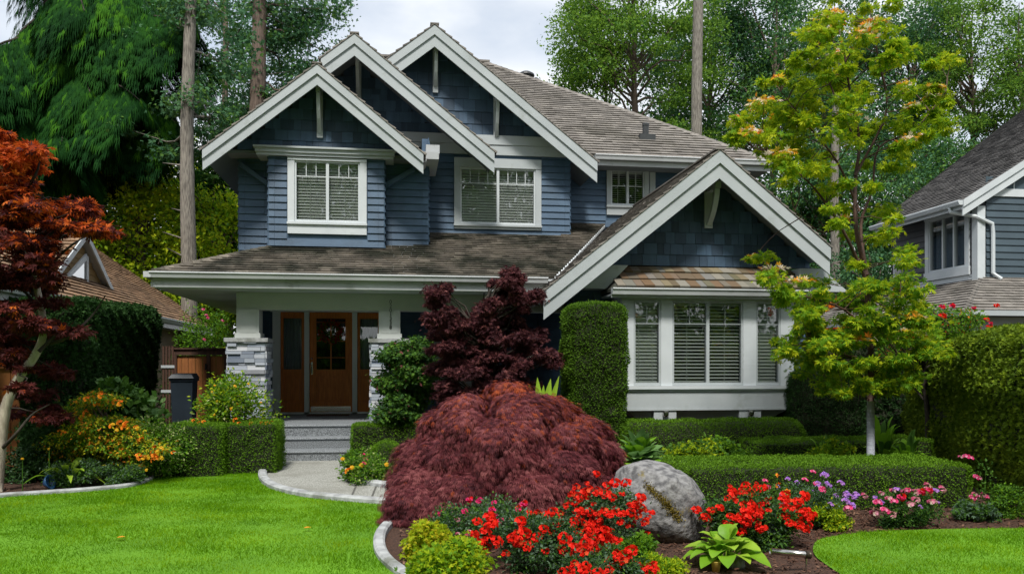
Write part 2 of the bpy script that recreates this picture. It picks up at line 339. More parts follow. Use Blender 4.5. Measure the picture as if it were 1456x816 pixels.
def clipped(name, x0, x1, y0, y1, z1, leafm, n_m2, size, label, rot=0, rad=.08, seed=1, cat='hedge', z0=0., bulge=.02, T=T_OVAL, group=None, wave=.012, dome=False):
    """a clipped hedge: woody core and a skin of small leaves on every face"""
    rng = np.random.default_rng(seed); g = Geo()
    cx, cy, hx, hy = (x0+x1)/2, (y0+y1)/2, (x1-x0)/2, (y1-y0)/2; h = z1-z0
    def shape(P, ins=0.):       # P on unit box surface (-1..1, -1..1, 0..1) -> rounded box with lumps
        Q = P*np.array([hx, hy, h]); r = rad
        lim = np.array([hx-r, hy-r, h-r]); C = np.clip(Q, [-lim[0], -lim[1], 0], lim); d = Q-C
        l = np.linalg.norm(d, axis=1, keepdims=True); nrm = np.where(l > 1e-6, d/(l+1e-9), 0)
        Q2 = C+nrm*(r-ins)
        Q2 = Q2+nrm*(lump(Q2, 2.2/ max(.3, h), seed)[:, None]*bulge+lump(Q2, 11, seed+1)[:, None]*wave)
        return Q2, nrm
    def surf(n):
        A = np.array([4*hx*hy, 2*hx*h, 2*hx*h, 2*hy*h, 2*hy*h]); k = rng.choice(5, n, p=A/A.sum())
        a, b = rng.uniform(-1, 1, n), rng.uniform(-1, 1, n); P = np.zeros((n, 3)); c = (b+1)/2
        P[k == 0] = np.stack([a, b, np.ones(n)], 1)[k == 0]
        P[k == 1] = np.stack([a, -np.ones(n), c], 1)[k == 1]; P[k == 2] = np.stack([a, np.ones(n), c], 1)[k == 2]
        P[k == 3] = np.stack([-np.ones(n), a, c], 1)[k == 3]; P[k == 4] = np.stack([np.ones(n), a, c], 1)[k == 4]
        return P, A.sum()
    A = 4*hx*hy+4*hx*h+4*hy*h; n = int(A*n_m2)
    P, _ = surf(n); Q, nr = shape(P, 0)
    Q = Q-nr*rng.uniform(-.010, .035, n)[:, None]
    leafy(rng, g, Q, nr, T, size, 0, droop=-.2, up=.3)
    # stray shoots
    ns = int(A*25); P, _ = surf(ns); Qs, nrs = shape(P, 0); leafy(rng, g, Qs+nrs*.012, nrs+np.array([0,0,.6]), T, size*1.3, 0, jit=.4)
    # core
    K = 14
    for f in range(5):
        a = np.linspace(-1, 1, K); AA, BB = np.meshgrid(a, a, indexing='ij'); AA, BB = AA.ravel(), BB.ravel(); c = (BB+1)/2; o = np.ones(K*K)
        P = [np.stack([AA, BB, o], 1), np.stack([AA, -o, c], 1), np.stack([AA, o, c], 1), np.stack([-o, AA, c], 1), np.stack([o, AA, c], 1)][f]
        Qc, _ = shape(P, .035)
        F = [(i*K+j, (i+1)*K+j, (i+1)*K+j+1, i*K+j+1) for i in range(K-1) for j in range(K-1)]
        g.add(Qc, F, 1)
    # place
    c, s = math.cos(rot), math.sin(rot)
    V = []
    for v in g.V:
        w_ = v.copy(); w_[:, 0] = cx+v[:, 0]*c-v[:, 1]*s; w_[:, 1] = cy+v[:, 0]*s+v[:, 1]*c; w_[:, 2] = v[:, 2]+z0; V.append(w_)
    g.V = V
    o = g.build(name, [leafm, 'twigs_shade'], loc=(cx, cy, z0)); o['label'] = label; o['category'] = cat
    if group: o['group'] = group
    return o

def clump_cloud(rng, centers, radii, n_each, flat=.6):
    """points spread through leaf clumps, denser towards each clump's skin"""
    C = np.repeat(centers, n_each, axis=0); r = np.repeat(radii, n_each)[:, None]
    d = rdir(rng, len(C)); rr = rng.uniform(.35, 1, (len(C), 1))**.6
    off = d*rr+rng.normal(size=(len(C), 3))*.28; P = C+off*r*np.array([1, 1, flat]); return P, d

def bush(name, c, rx, ry, h, label, mats, probs, n, size, T=T_OVAL, seed=1, cat='shrub', clumps=26, flat=.75, z0=0., droop=0., stem='bark_dark', up=.4, crr=.42, group=None, part='foliage', parent=None, hemi=True, jit=.9):
    rng = np.random.default_rng(seed); c = Vector(c)
    root = parent or thing(name, (c.x, c.y, c.z), label, cat, group)
    d = rdir(rng, clumps); d[:, 2] = np.abs(d[:, 2]) if hemi else d[:, 2]
    rr = rng.uniform(.45, .85, clumps)[:, None]
    zc = h*.45; C = np.array([c.x, c.y, c.z+z0+zc])+d*rr*np.array([rx, ry, h*.55])
    if hemi:
        lowz = rng.uniform(-.75, 0, clumps//2); C[:clumps//2, 2] = c.z+z0+zc+lowz*zc
    rad = rng.uniform(.7, 1.2, clumps)*crr*min(rx, h*.6)
    g = Geo(); P, dd = clump_cloud(rng, C, rad, max(1, n//clumps), flat)
    P[:, 2] = np.maximum(P[:, 2], c.z+.02)
    outw = unit(dd+.7*unit(P-np.array([c.x, c.y, c.z+z0+zc])))
    leafy(rng, g, P, outw, T, size, choose(rng, len(P), probs), droop=droop, up=up, jit=jit)
    g.build(part, list(mats), root)
    b = Geo()
    for q in C[::2]:
        mid = (np.array(c[:])+q)/2+rng.normal(size=3)*.04*h
        b.tube([(c.x+rng.uniform(-.04, .04)*rx, c.y, c.z), mid, q], [.02*h+.004, .014*h, .004], 5)
    b.build('stems', stem, root)
    return root

def limb(p0, p1, sag, n=6, rng=None, jit=.05):
    p0, p1 = np.array(p0, float), np.array(p1, float); t = np.linspace(0, 1, n)[:, None]
    P = p0+(p1-p0)*t; P[:, 2] += sag*np.sin(np.pi*t[:, 0])
    if rng is not None: P[1:-1] += rng.normal(size=(n-2, 3))*jit*np.linalg.norm(p1-p0)
    return P

def make_tree(name, base, top, r0, crown_c, crown_r, label, leafm, probs, n, size, seed, bark='bark_brown', clumps=60, crad=1.1, flat=.6, T=T_OVAL, cat='tree', group=None, droop=.1, bare=.25, limbs=26):
    rng = np.random.default_rng(seed); base = Vector(base); root = thing(name, base, label, cat, group)
    H = top-base.z; nn = 14; t = np.linspace(0, 1, nn)
    TP = np.stack([base.x+np.cumsum(rng.normal(size=nn))*H*.004, base.y+np.cumsum(rng.normal(size=nn))*H*.004, base.z+H*t], 1); TP[0] = base[:]
    g = Geo(); TP[:, 2] = base.z+(H*.93)*t; g.tube(TP, r0*1.15*(1-t*.95), 10)
    g.build('trunk', bark, root, smooth=True)
    cc = np.array(crown_c, float); cr = np.array(crown_r, float)
    d = rdir(rng, clumps); rr = rng.uniform(.25, 1, clumps)[:, None]**.55
    C = cc+d*rr*cr; rad = crad*rng.uniform(.6, 1.25, clumps)
    b = Geo()
    for q in C[:limbs+clumps//3]:
        z = np.clip(q[2]-abs(q[2]-cc[2])*.2-rng.uniform(.3, 1.3)*crad, base.z+H*bare, top*.98)
        k = (z-base.z)/H*(nn-1); i = int(k); p = TP[i]+(TP[min(i+1, nn-1)]-TP[i])*(k-i)
        b.tube(limb(p, q, rng.uniform(-.2, .5), 6, rng, .04), np.linspace(max(.02, r0*.22), .012, 6), 5)
    b.build('branches', bark, root, smooth=True)
    l = Geo(); P, dd = clump_cloud(rng, C, rad, n//clumps, flat)
    leafy(rng, l, P, dd, T, size, choose(rng, len(P), probs), droop=droop, up=.5)
    l.build('crown', leafm, root)
    return root
def children(o): return [c for c in scene.objects if c.parent == o]
def copy_thing(o, loc, rz, s=1., label=None, sz=None):
    r = o.copy(); scene.collection.objects.link(r); r.location = loc; r.rotation_euler = (0, 0, rz); r.scale = (s, s, sz or s)
    if label: r['label'] = label
    for ch in children(o):
        c = ch.copy(); scene.collection.objects.link(c); c.parent = r
        for g in children(ch):
            d = g.copy(); scene.collection.objects.link(d); d.parent = c
    return r

# ------------------------------------------------------------------ building tools
def free(x0, x1, holes, zl, zh):
    seg = [(x0, x1)]
    for (a, b, c, d) in holes:
        if c < zh-.02 and d > zl+.02:
            seg = [s for (p, q) in seg for s in ((p, min(q, a)), (max(p, b), q)) if s[1]-s[0] > .004]
    return seg
def wall_holes(g, x0, x1, y0, y1, z0, z1, holes, m=0):
    zs = sorted({z0, z1, *[min(max(h[2], z0), z1) for h in holes], *[min(max(h[3], z0), z1) for h in holes]})
    for a, b in zip(zs, zs[1:]):
        if b-a < 1e-4: continue
        for p, q in free(x0, x1, holes, a, b) if b-a > .05 else free(x0, x1, holes, a-.05, b+.05): g.box(p, q, y0, y1, a, b, m)
lap_rng = np.random.default_rng(77)
def lap(g, x0, x1, z0, z1, Y, holes=(), h=.14, ends=.11, m=0, ax='x', sgn=-1):
    """lap siding: every course a wedge board; ax: the axis the wall runs along; sgn: the side it faces"""
    n = max(1, round((z1-z0)/h)); h = (z1-z0)/n
    for k in range(n):
        a, b = z0+k*h, z0+(k+1)*h
        for p, q in free(x0, x1, holes, a, b):
            jn = [p+rj for rj in (lap_rng.uniform(.6, 3.2, 1) if q-p > 1.4 else []) if rj < q-p-.3]
            cuts = [p]+([x0+ends] if ends and p < x0+ends < q else [])+([x1-ends] if ends and p < x1-ends < q else [])+jn+[q]; cuts.sort()
            for u, v in zip(cuts, cuts[1:]):
                u2, v2 = u+.0015, v-.0015
                if v2-u2 < .003: continue
                pr = [(.032, a+.001), (.006, b+.006), (-.0, b+.006), (-.0, a+.001)]
                f = (lambda x, d, z: (x, Y+sgn*d, z)) if ax == 'x' else (lambda x, d, z: (Y+sgn*d, x, z))
                P = [f(u2, d, z) for d, z in pr]+[f(v2, d, z) for d, z in pr]
                g.add(P, [(0,1,5,4),(1,2,6,5),(3,0,4,7),(0,3,2,1),(4,5,6,7)], m)
def shakes(g, xf, z0, z1, Y, rng, h=.22, m=0):
    n = max(1, round((z1-z0)/h)); h = (z1-z0)/n
    for k in range(n):
        a, b = z0+k*h, z0+(k+1)*h; xl, xr = xf((a+b)/2)
        x = xl
        while x < xr-.02:
            wd = min(rng.uniform(.11, .27), xr-x)
            if xr-x-wd < .06: wd = xr-x
            t = rng.uniform(.018, .026); u, v = x+.003, x+wd-.003
            P = [(u,Y-t,a+rng.uniform(0,.004)),(v,Y-t,a+.002),(v,Y,a),(u,Y,a),(u,Y-.006,b+.004),(v,Y-.006,b+.004),(v,Y,b+.004),(u,Y,b+.004)]
            g.hexa(P, m); x += wd
def roof_field(g, O, U, V, rngf, vmax, rng, ex=.18, m=0, v0=0., wl=.13, wh=.26):
    """courses of shingles on a roof plane: O origin on the eave, U along it, V up the slope, rngf(v)->(u0,u1)"""
    O, U, V = np.array(O, float), np.array(U, float), np.array(V, float); Nn = np.cross(U, V); Nn = Nn if Nn[2] > 0 else -Nn
    flip = np.dot(np.cross(U, V), Nn) < 0
    n = int(math.ceil((vmax-v0)/ex)); Vs = []
    for k in range(n):
        v = v0+k*ex; u0, u1 = rngf(v+ex*.5)
        if u1-u0 < .05: continue
        x = u0-rng.uniform(0, .05)
        while x < u1:
            wd = rng.uniform(wl, wh); a, b = max(x, u0)+.002, min(x+wd, u1)-.002; x += wd
            if b-a < .01: continue
            t = rng.uniform(.034, .044); lo = v-.012+rng.uniform(-.004, .004); hi = min(v+ex+.03, vmax+.02)
            Vs += [O+U*a+V*lo, O+U*b+V*lo, O+U*b+V*hi, O+U*a+V*hi, O+U*a+V*lo+Nn*t, O+U*b+V*lo+Nn*(t+rng.uniform(-.003,.003)), O+U*b+V*hi+Nn*.004, O+U*a+V*hi+Nn*.004]
    Vs = np.array(Vs); c = len(Vs)//8
    F = np.array([(4,5,6,7),(0,1,5,4),(1,2,6,5),(3,0,4,7)]); FF = (np.arange(c)*8)[:, None, None]+F[None]
    g.add(Vs, FF.reshape(-1, 4), m)
def slab(g, P, t, m=0):
    """roof deck: quad P (anticlockwise from above) with thickness t below it"""
    P = [np.array(p, float) for p in P]; d = np.array([0, 0, t]); g.prism([p-d for p in P], d, m)

def blinds(x0, x1, z0, z1, Y, pitch=.05, tilt=.35, wd=.050):
    g = Geo(); z = z0+.04
    while z < z1-.03:
        dy, dz = wd/2*math.cos(tilt), wd/2*math.sin(tilt)
        g.hexa([(x0,Y-dy,z-dz),(x1,Y-dy,z-dz),(x1,Y+dy,z+dz),(x0,Y+dy,z+dz),(x0,Y-dy,z-dz+.004),(x1,Y-dy,z-dz+.004),(x1,Y+dy,z+dz+.004),(x0,Y+dy,z+dz+.004)]); z += pitch
    g.box(x0, x1, Y-.025, Y+.025, z1-.045, z1); g.box(x0, x1, Y-.02, Y+.02, z0, z0+.02)
    for f in (.22, .78): g.box(x0+(x1-x0)*f-.004, x0+(x1-x0)*f+.004, Y-.028, Y-.022, z0, z1)
    return g
def window(root, x0, x1, z0, z1, Y, cas, head, sill, sashes=2, trimm='trim_white', muntin=None, bl=True, tilt=.35, pitch=.05, pane='glass', headw=.0, framem='trim_white', shade=False):
    """hole x0..x1, z0..z1 in a wall with its face at Y; cas = casing width, head/sill = heights of those boards"""
    g = Geo(); f = Y-.055
    if cas: g.box(x0-cas, x0, f, Y+.02, z0-.002, z1); g.box(x1, x1+cas, f, Y+.02, z0-.002, z1)
    if head: g.box(x0-cas-headw, x1+cas+headw, f-.012, Y+.02, z1+.001, z1+head)
    if sill: g.box(x0-cas-.01, x1+cas+.01, f-.03, Y+.02, z0-.045, z0-.004); g.box(x0-cas, x1+cas, f+.005, Y+.02, z0-sill, z0-.047)
    win = g.build('window', trimm, root)
    s = Geo(); fw = .035; y0, y1 = Y-.03, Y+.05
    s.box(x0+.001, x1-.001, y0, y1, z0+.001, z0+fw+.015); s.box(x0+.001, x1-.001, y0, y1, z1-fw, z1-.001)
    s.box(x0+.001, x0+fw, y0, y1, z0+fw+.017, z1-fw-.001); s.box(x1-fw, x1-.001, y0, y1, z0+fw+.017, z1-fw-.001)
    for k in range(1, sashes):
        xm = x0+(x1-x0)*k/sashes; s.box(xm-.028, xm+.028, y0, y1, z0+fw+.017, z1-fw-.001)
    s.build('frame', framem, win)
    if muntin:
        q = Geo(); cols, frac = muntin; zm = z1-(z1-z0)*frac
        for k in range(sashes):
            a = x0+(x1-x0)*k/sashes+.03; b = x0+(x1-x0)*(k+1)/sashes-.03
            q.box(a, b, Y-.006, Y+.006, zm-.009, zm+.009)
            for j in range(1, cols): q.box(a+(b-a)*j/cols-.007, a+(b-a)*j/cols+.007, Y-.0055, Y+.0055, zm+.01, z1-fw)
        q.build('glazing_bars', framem, win)
    p = Geo(); p.box(x0+fw*.5, x1-fw*.5, Y+.012, Y+.018, z0+fw*.5, z1-fw*.5); p.build('pane', pane, win)
    if bl: blinds(x0+.03, x1-.03, z0+.03, z1-.03, Y+.10, pitch, tilt).build('blind', 'blind', win)
    return win

# ------------------------------------------------------------------ ground, lawns, path, kerbs
def smooth_line(P, n=14):
    P = [np.array(p[:], float) for p in P]; P = [2*P[0]-P[1]]+P+[2*P[-1]-P[-2]]; out = []
    for i in range(1, len(P)-2):
        for k in range(n):
            t = k/n; a, b, c, d = P[i-1:i+3]
            out.append(.5*((2*b)+(c-a)*t+(2*a-5*b+4*c-d)*t*t+(3*b-a-3*c+d)*t**3))
    out.append(P[-2]); return np.array(out)
g = Geo(); g.poly([(-900,-300,-.02),(900,-300,-.02),(900,1500,-.02),(-900,1500,-.02)]); structure(g.build('ground', 'ground'))
def sheet(name, line, z, m, thick=0.):
    g = Geo(); P = [(p[0], p[1], z) for p in line]; g.poly(P)
    if thick: g.prism([(p[0], p[1], z-thick) for p in line], (0, 0, thick-.0005))
    o = g.build(name, m); structure(o); return o
sheet('planting_bed', [(-14,3),(16,3),(16,22),(-14,22)], -.004, 'mulch')

edgeL = smooth_line([GP(-160,722,.04), GP(-60,711,.04), GP(0,703,.04), GP(60,699,.04), GP(130,694,.04), GP(185,688,.04), GP(213,679,.04), GP(230,668,.04), GP(262,665,.04), GP(330,664,.04), GP(362,666,.04)])
pathL = smooth_line([GP(398,650,.04), GP(382,658,.04), GP(374,668,.04), GP(376,680,.04), GP(395,692,.04), GP(440,702,.04), GP(510,709,.04), GP(575,713,.04), GP(640,716,.04), GP(700,716,.04)])
pathR = smooth_line([GP(503,651,.04), GP(490,662,.04), GP(492,674,.04), GP(520,685,.04), GP(580,692,.04), GP(640,697,.04), GP(700,699,.04)])
bedC = smooth_line([GP(600,722,.04), GP(566,733,.04), GP(547,747,.04), GP(539,766,.04), GP(546,788,.04), GP(575,812,.04), GP(640,850,.04), GP(740,890,.04), GP(860,915,.04)])
bedR = smooth_line([GP(1560,746,.04), GP(1456,746,.04), GP(1340,747,.04), GP(1240,751,.04), GP(1185,757,.04), GP(1160,765,.04), GP(1158,782,.04), GP(1180,800,.04), GP(1205,816,.04), GP(1245,845,.04), GP(1230,900,.04)])
def cat(*a): return [tuple(p[:2]) for x in a for p in x]
LZ = .010
lawnL = cat(edgeL, [pathL[21]], pathL[21:-14], bedC, [(4.6, 3.2), (4.6, 1.0), (-12, 1.0), (-12, edgeL[0][1])])
lawnR = cat(bedR, [(4.6, 3.2), (4.6, 1.0), (14, 1.0), (14, bedR[0][1])])
l1 = sheet('lawn', lawnL, LZ, 'lawn'); l2 = sheet('lawn', lawnR, LZ, 'lawn')
sheet('path', cat(pathL, pathR[::-1]), .016, 'path_paving')
g = Geo()
for (a, b, c, d) in ((509,686,500,707), (536,690,528,710), (561,693,556,712), (600,696,598,713)):
    p, q = GP(a, b), GP(c, d); n_ = Vector((-(q-p).y, (q-p).x, 0)).normalized()*.012
    g.poly([(v.x, v.y, .020) for v in (p-n_, p+n_, q+n_, q-n_)])
structure(g.build('path_joints', 'joint'))
def kerb(name, line, wd=.09, h=.055, m='concrete'):
    P = np.array(line)[:, :2]; T = np.gradient(P, axis=0); T /= np.linalg.norm(T, axis=1)[:, None]; Nn = np.stack([-T[:, 1], T[:, 0]], 1)
    prof = [(-.5, -.02), (-.5, h*.7), (-.3, h), (.3, h), (.5, h*.7), (.5, -.02)]; n = len(P); V = []
    for p, q in zip(P, Nn):
        for a, z in prof: V.append((p[0]+q[0]*a*wd, p[1]+q[1]*a*wd, z))
    F = [(i*6+j, i*6+j+1, i*6+7+j, i*6+6+j) for i in range(n-1) for j in range(5)]
    g = Geo(); g.add(V, F); return structure(g.build(name, m, smooth=False))
kerb('kerb', edgeL, .085, .058); kerb('kerb', pathL, .12, .075); kerb('kerb', pathR[14:], .13, .085); kerb('kerb', bedC, .10, .062)

def inside(pts, poly):
    x, y = pts[:, 0], pts[:, 1]; c = np.zeros(len(pts), bool); P = np.array(poly); j = len(P)-1
    for i in range(len(P)):
        xi, yi, xj, yj = P[i][0], P[i][1], P[j][0], P[j][1]
        if yi != yj: c ^= ((yi > y) != (yj > y)) & (x < (xj-xi)*(y-yi)/(yj-yi)+xi)
        j = i
    return c
def grass(poly, x0, x1, y0, y1, dens, seed, label):
    rng = np.random.default_rng(seed); n = int((x1-x0)*(y1-y0)*dens); P = np.stack([rng.uniform(x0, x1, n), rng.uniform(y0, y1, n), np.full(n, LZ-.004)], 1)
    P = P[inside(P, poly)]; n = len(P)
    D = rdir(rng, n)*.75+np.array([0, 0, 1.]); g = Geo(); D = unit(D); X = unit(np.cross(D, rdir(rng, n)))
    h = (.026+.012*lump(P, 3, 5))*rng.uniform(.7, 1.4, n); wv = rng.uniform(.0018, .0032, n)*(1+(P[:, 1]-5)*.09)
    V = np.stack([P-X*wv[:, None], P+X*wv[:, None], P+D*h[:, None]], 1).reshape(-1, 3)
    g.add(V, np.arange(3*n).reshape(-1, 3)); o = g.build('grass', 'grass_blade'); o['kind'] = 'stuff'; o['category'] = 'grass'; o['label'] = label
grass(lawnL, -8, 2.2, 5.0, 13.0, 5200, 3, 'short bright green grass of the left lawn beside the curved path')
grass(lawnR, 3, 9.5, 5.3, 8.4, 6500, 4, 'short bright green grass of the right lawn before the low hedge')
rng = np.random.default_rng(8)
chipP = []
for (x0, x1, y0, y1, n) in ((.0, 5.2, 5.2, 8.6, 9000), (3.0, 9, 6.6, 8.6, 7000), (-8, -2, 8.5, 12.8, 5000), (-.6, 1.5, 9.4, 13, 2500)):
    chipP.append(np.stack([rng.uniform(x0, x1, n), rng.uniform(y0, y1, n), rng.uniform(0, .016, n)], 1))
chipP = np.vstack(chipP); k = ~(inside(chipP, lawnL) | inside(chipP, lawnR) | inside(chipP, cat(pathL, pathR[::-1]))); chipP = chipP[k]; n = len(chipP)
D = rdir(rng, n); D[:, 2] *= .3; g = Geo(); scatter(g, (np.array([(-.2,0,0),(.2,0,0),(.25,1,0),(-.15,1,0)]), [(0,1,2,3)]), chipP, D, np.array([0,0,1.])+.5*rdir(rng, n), rng.uniform(.015, .045, n))
o = g.build('mulch_chips', 'mulch_chip'); o['kind'] = 'stuff'; o['category'] = 'mulch'; o['label'] = 'reddish brown bark mulch chips lying over the planting beds'

# ------------------------------------------------------------------ the blue house
rng = np.random.default_rng(21)
house = thing('house', (3, 17, 0), 'two-storey blue shingled house with pale grey trim and four front gables', 'house')
YA, YBAY, YB, YC, YE, YD = 16.1, 15.7, 17.2, 18.3, 14.0, 17.6      # fronts: left block, its bay, middle, right, bay-window wing, door wall
XL = PX(340, YA); XA = PX(609, YA); XB1 = PX(810, YB); XR = PX(1068, YC); XE0 = PX(815, YE); XE1 = PX(1145,YE)
YBACK = 26
# window openings
w1 = (PX(419,YBAY), PX(512,YBAY), PZ(465,317,YBAY), PZ(465,230,YBAY))
w2 = (PX(654,YB), PX(761,YB), PZ(708,320,YB), PZ(708,240,YB))
w3 = (PX(868,YC), PX(916,YC), PZ(890,293,YC), PZ(890,242,YC))
dr = (PX(398,YD), PX(540,YD), .56, PZ(470,444,YD))
w4 = (PX(625,YD), PX(700,YD), 1.2, 2.75)
YBW = 13.4
z_be = PZ(1000,217,YBAY)
zg1 = PZ(450,217,YBAY); zbelt = PZ(700,195,YB); zC = PZ(960,230,YC)
bx0, bx1 = PX(382,YBAY), PX(546,YBAY); zbb = PZ(465,351,YBAY)

g = Geo()
wall_holes(g, XL, XA, YA, YA+.12, 3.0, zg1+.1, [(bx0+.1, bx1-.1, zbb+.1, zg1)])
g.box(XL, XL+.12, YA+.12, YBACK, 0, 5.9); g.box(XA-.12, XA, YA+.12, YB, 3.6, 6.1)
wall_holes(g, bx0, bx1, YBAY, YBAY+.1, zbb, zg1, [w1]); g.box(bx0, bx0+.08, YBAY+.1, YA, zbb, zg1); g.box(bx1-.08, bx1, YBAY+.1, YA, zbb, zg1); g.box(bx0, bx1, YBAY+.1, YA, zbb, zbb+.05)
wall_holes(g, XA, XB1, YB, YB+.12, 4.0, zbelt+.05, [w2]); g.box(XB1-.12, XB1, YB+.12, YC, 4.2, 6.1)
wall_holes(g, XB1, XR, YC, YC+.12, 4.4, 6.15, [w3]); g.box(XR-.12, XR, YC+.12, YBACK, 0, 6.1)
g.box(XL, XR, YBACK, YBACK+.12, 0, 6.1)
wall_holes(g, XL, XE0, YD, YD+.12, .0, 3.6, [dr, w4])
EY = PX(935, YE)
wall_holes(g, XE0, XE1, YE, YE+.12, 0, 3.0, [(PX(900,YE), PX(1112,YE), PZ(1000,552,YE), PZ(1000,425,YE))])
g.box(XE0, XE0+.12, YE+.12, YD, 0, 3.2); g.box(XE1-.12, XE1, YE+.12, YBACK, 0, 3.0)
g.build('wall', 'siding', house)

s = Geo()
lap(s, XL, bx0-.03, PZ(360,362,YA)-.2, zg1, YA); lap(s, bx1+.03, XA, PZ(575,343,YA)-.25, zg1, YA)
lap(s, bx0, bx1, zbb, zg1, YBAY, [(w1[0]-.14, w1[1]+.14, w1[2]-.24, w1[3]+.2)])
lap(s, YBAY, YA, zbb, zg1, bx0, ax='y', sgn=-1, ends=0); lap(s, YBAY, YA, zbb, zg1, bx1, ax='y', sgn=1, ends=0)
lap(s, YA, YBACK, 3, 5.9, XL, ax='y', sgn=-1, ends=.11); lap(s, YA, YB, 3.9, 6.1, XA, ax='y', sgn=1, ends=0)
lap(s, XA+.002, XB1, 4.2, zbelt-.3, YB, [(w2[0]-.13, w2[1]+.13, w2[2]-.08, w2[3]+.3)])
lap(s, YB, YC, 4.4, 6.1, XB1, ax='y', sgn=1, ends=0)
lap(s, XB1, XR, 4.8, 6.1, YC, [(w3[0]-.12, w3[1]+.16, w3[2]-.25, w3[3]+.3)])
lap(s, XL, XE0, .62, 2.95, YD, [(dr[0]-.22, dr[1]+.22, .5, dr[3]+.2), (w4[0]-.13, w4[1]+.13, w4[2]-.1, w4[3]+.15)])
lap(s, XE0, XE1, .1, 2.95, YE, [(PX(883,YE), PX(1129,YE), .7, 2.95)]); lap(s, YE, YD, .1, 3, XE0, ax='y', sgn=-1)
lap(s, YC, YBACK, 3, 6.1, XR, ax='y', sgn=1)
s.build('siding', 'siding', house)

# gables: (ridge X, ridge top Z, left X, right X, slope, barge Y, wall Y, back Y, field bottom z, board heights, label)
G1 = dict(xr=PX(451,15.15), zr=PZ(451,92,15.15), xl=PX(288,15.15), xe=PX(602,15.15), s=.81, y=15.15, yw=YBAY, yb=21.5, z0=zg1, bh=(.17,.20), ext=None)
G2 = dict(xr=PX(504,16.2), zr=PZ(504,49,16.2), xl=-1.50, xe=PX(703,16.2), s=.80, y=16.2, yw=YB, yb=23.5, z0=zbelt, bh=(.19,.23), ext=-1.5)
G3 = dict(xr=PX(618,16.7), zr=PZ(618,36,16.7), xl=-.28, xe=PX(849,16.7), s=.785, y=16.7, yw=YB+.01, yb=24.5, z0=zbelt, bh=(.20,.24), ext=-1.0)
G4 = dict(xr=PX(1023,13.3), zr=PZ(1023,214,13.3), xl=PX(773,13.3), xe=PX(1180,13.3), s=.80, y=13.3, yw=YE+.01, yb=19.4, z0=PZ(1000,379,YE), bh=(.22,.26), ext=None)
for k, d in enumerate((G1, G2, G3, G4)):
    xr, zr, s_ = d['xr'], d['zr'], d['s']; y0, yw, yb = d['y'], d['yw'], d['yb']
    zt = lambda x: zr-s_*abs(x-xr)
    sh = Geo(); bk = Geo()
    # barge boards
    b = Geo(); h1, h2 = d['bh']
    for xe in (d['xl'], d['xe']):
        for (ya, yb_, a, c) in ((y0-.035, y0, .0, h1), (y0-.002, y0+.03, h1-.03, h1+h2)):
            b.prism([(xr,ya,zr-a),(xe,ya,zt(xe)-a),(xe,ya,zt(xe)-c),(xr,ya,zr-c)], (0, yb_-ya, 0))
    b.build('barge_board', 'trim', house)
    r = Geo(); e = Geo()
    for sx, xe in ((-1, d['xl']), (1, d['xe'])):
        t = h1*.85
        slab(e, [(xr,y0+.002,zr-.004),(xe,y0+.002,zt(xe)-.004),(xe,yb,zt(xe)-.004),(xr,yb,zr-.004)], t, 0)
        ln = abs(xe-xr)*math.hypot(1, s_); Vv = np.array([-sx, 0, s_])/math.hypot(1, s_)
        roof_field(r, (xe, y0-.05, zt(xe)), (0,1,0), Vv, lambda v: (0, yb-y0+.05), ln, rng, ex=.18, v0=-.03)
    r.box(xr-.09, xr+.09, y0-.055, yb, zr+.004, zr+.03)
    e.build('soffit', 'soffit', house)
    r.build('roof', 'roof_shingle', house)
    # wall behind and shingles
    zi = zr-h1-.02; z0 = d['z0']; xa, xb = xr-(zi-z0)/s_, xr+(zi-z0)/s_
    if d['ext'] is not None: xa = max(xa, d['ext'])
    tp = zi-s_*abs(xa-xr)
    bk.prism([(xa,yw,z0),(xb,yw,z0),(xr,yw,zi),(xa,yw,max(tp,z0+.001))], (0,.1,0))
    shakes(sh, lambda z: (max(xa, xr-(zi-z)/s_-.06), xr+(zi-z)/s_+.06 if z < zi-.1 else xr), z0, zi-.06, yw, rng, .245 if k in (1,2) else (.19 if k == 0 else .212))
    bk.build('gable_wall', 'sheathing', house); sh.build('wall_shingles', 'shingle_wall', house)

# knee brackets
def bracket(x, yw, zt, zb, dep, wd=.11):
    g = Geo(); g.box(x-wd/2, x+wd/2, yw-.06, yw-.02, zb, zt); g.box(x-wd*.35, x+wd*.35, yw-dep, yw-.061, zt-.17, zt-.05)
    n = 7; P = [(yw-.062-dep*.85*(math.sin(a)), zt-.19-(zt-zb)*.62*(1-math.cos(a))) for a in np.linspace(math.pi/2, 0.0, n)]
    # curved brace from the beam's tip to the foot of the plate
    for i in range(n-1):
        a = i/(n-1)*math.pi/2; b = (i+1)/(n-1)*math.pi/2
        L_ = (zt-zb)*.72
        p = (yw-.062-dep*.8*math.cos(a)**1.6, zt-.18-L_*math.sin(a)**1.2); q = (yw-.062-dep*.8*math.cos(b)**1.6, zt-.18-L_*math.sin(b)**1.2)
        g.hexa([(x-wd*.3,p[0],p[1]),(x+wd*.3,p[0],p[1]),(x+wd*.3,p[0]+.07,p[1]-.01),(x-wd*.3,p[0]+.07,p[1]-.01),(x-wd*.3,q[0],q[1]),(x+wd*.3,q[0],q[1]),(x+wd*.3,q[0]+.07,q[1]-.01),(x-wd*.3,q[0]+.07,q[1]-.01)])
    return g.build('bracket', 'trim', house)
bracket(G1['xr'], YBAY, PZ(456,128,YBAY), PZ(456,197,YBAY), .42)
bracket(PX(510,YB), YB, PZ(510,80,YB), PZ(510,146,YB), .85)
bracket(PX(619,YB), YB, PZ(619,64,YB), PZ(619,133,YB), .42)
bracket(PX(705,YB), YB, PZ(705,135,YB), PZ(705,205,YB), .42)
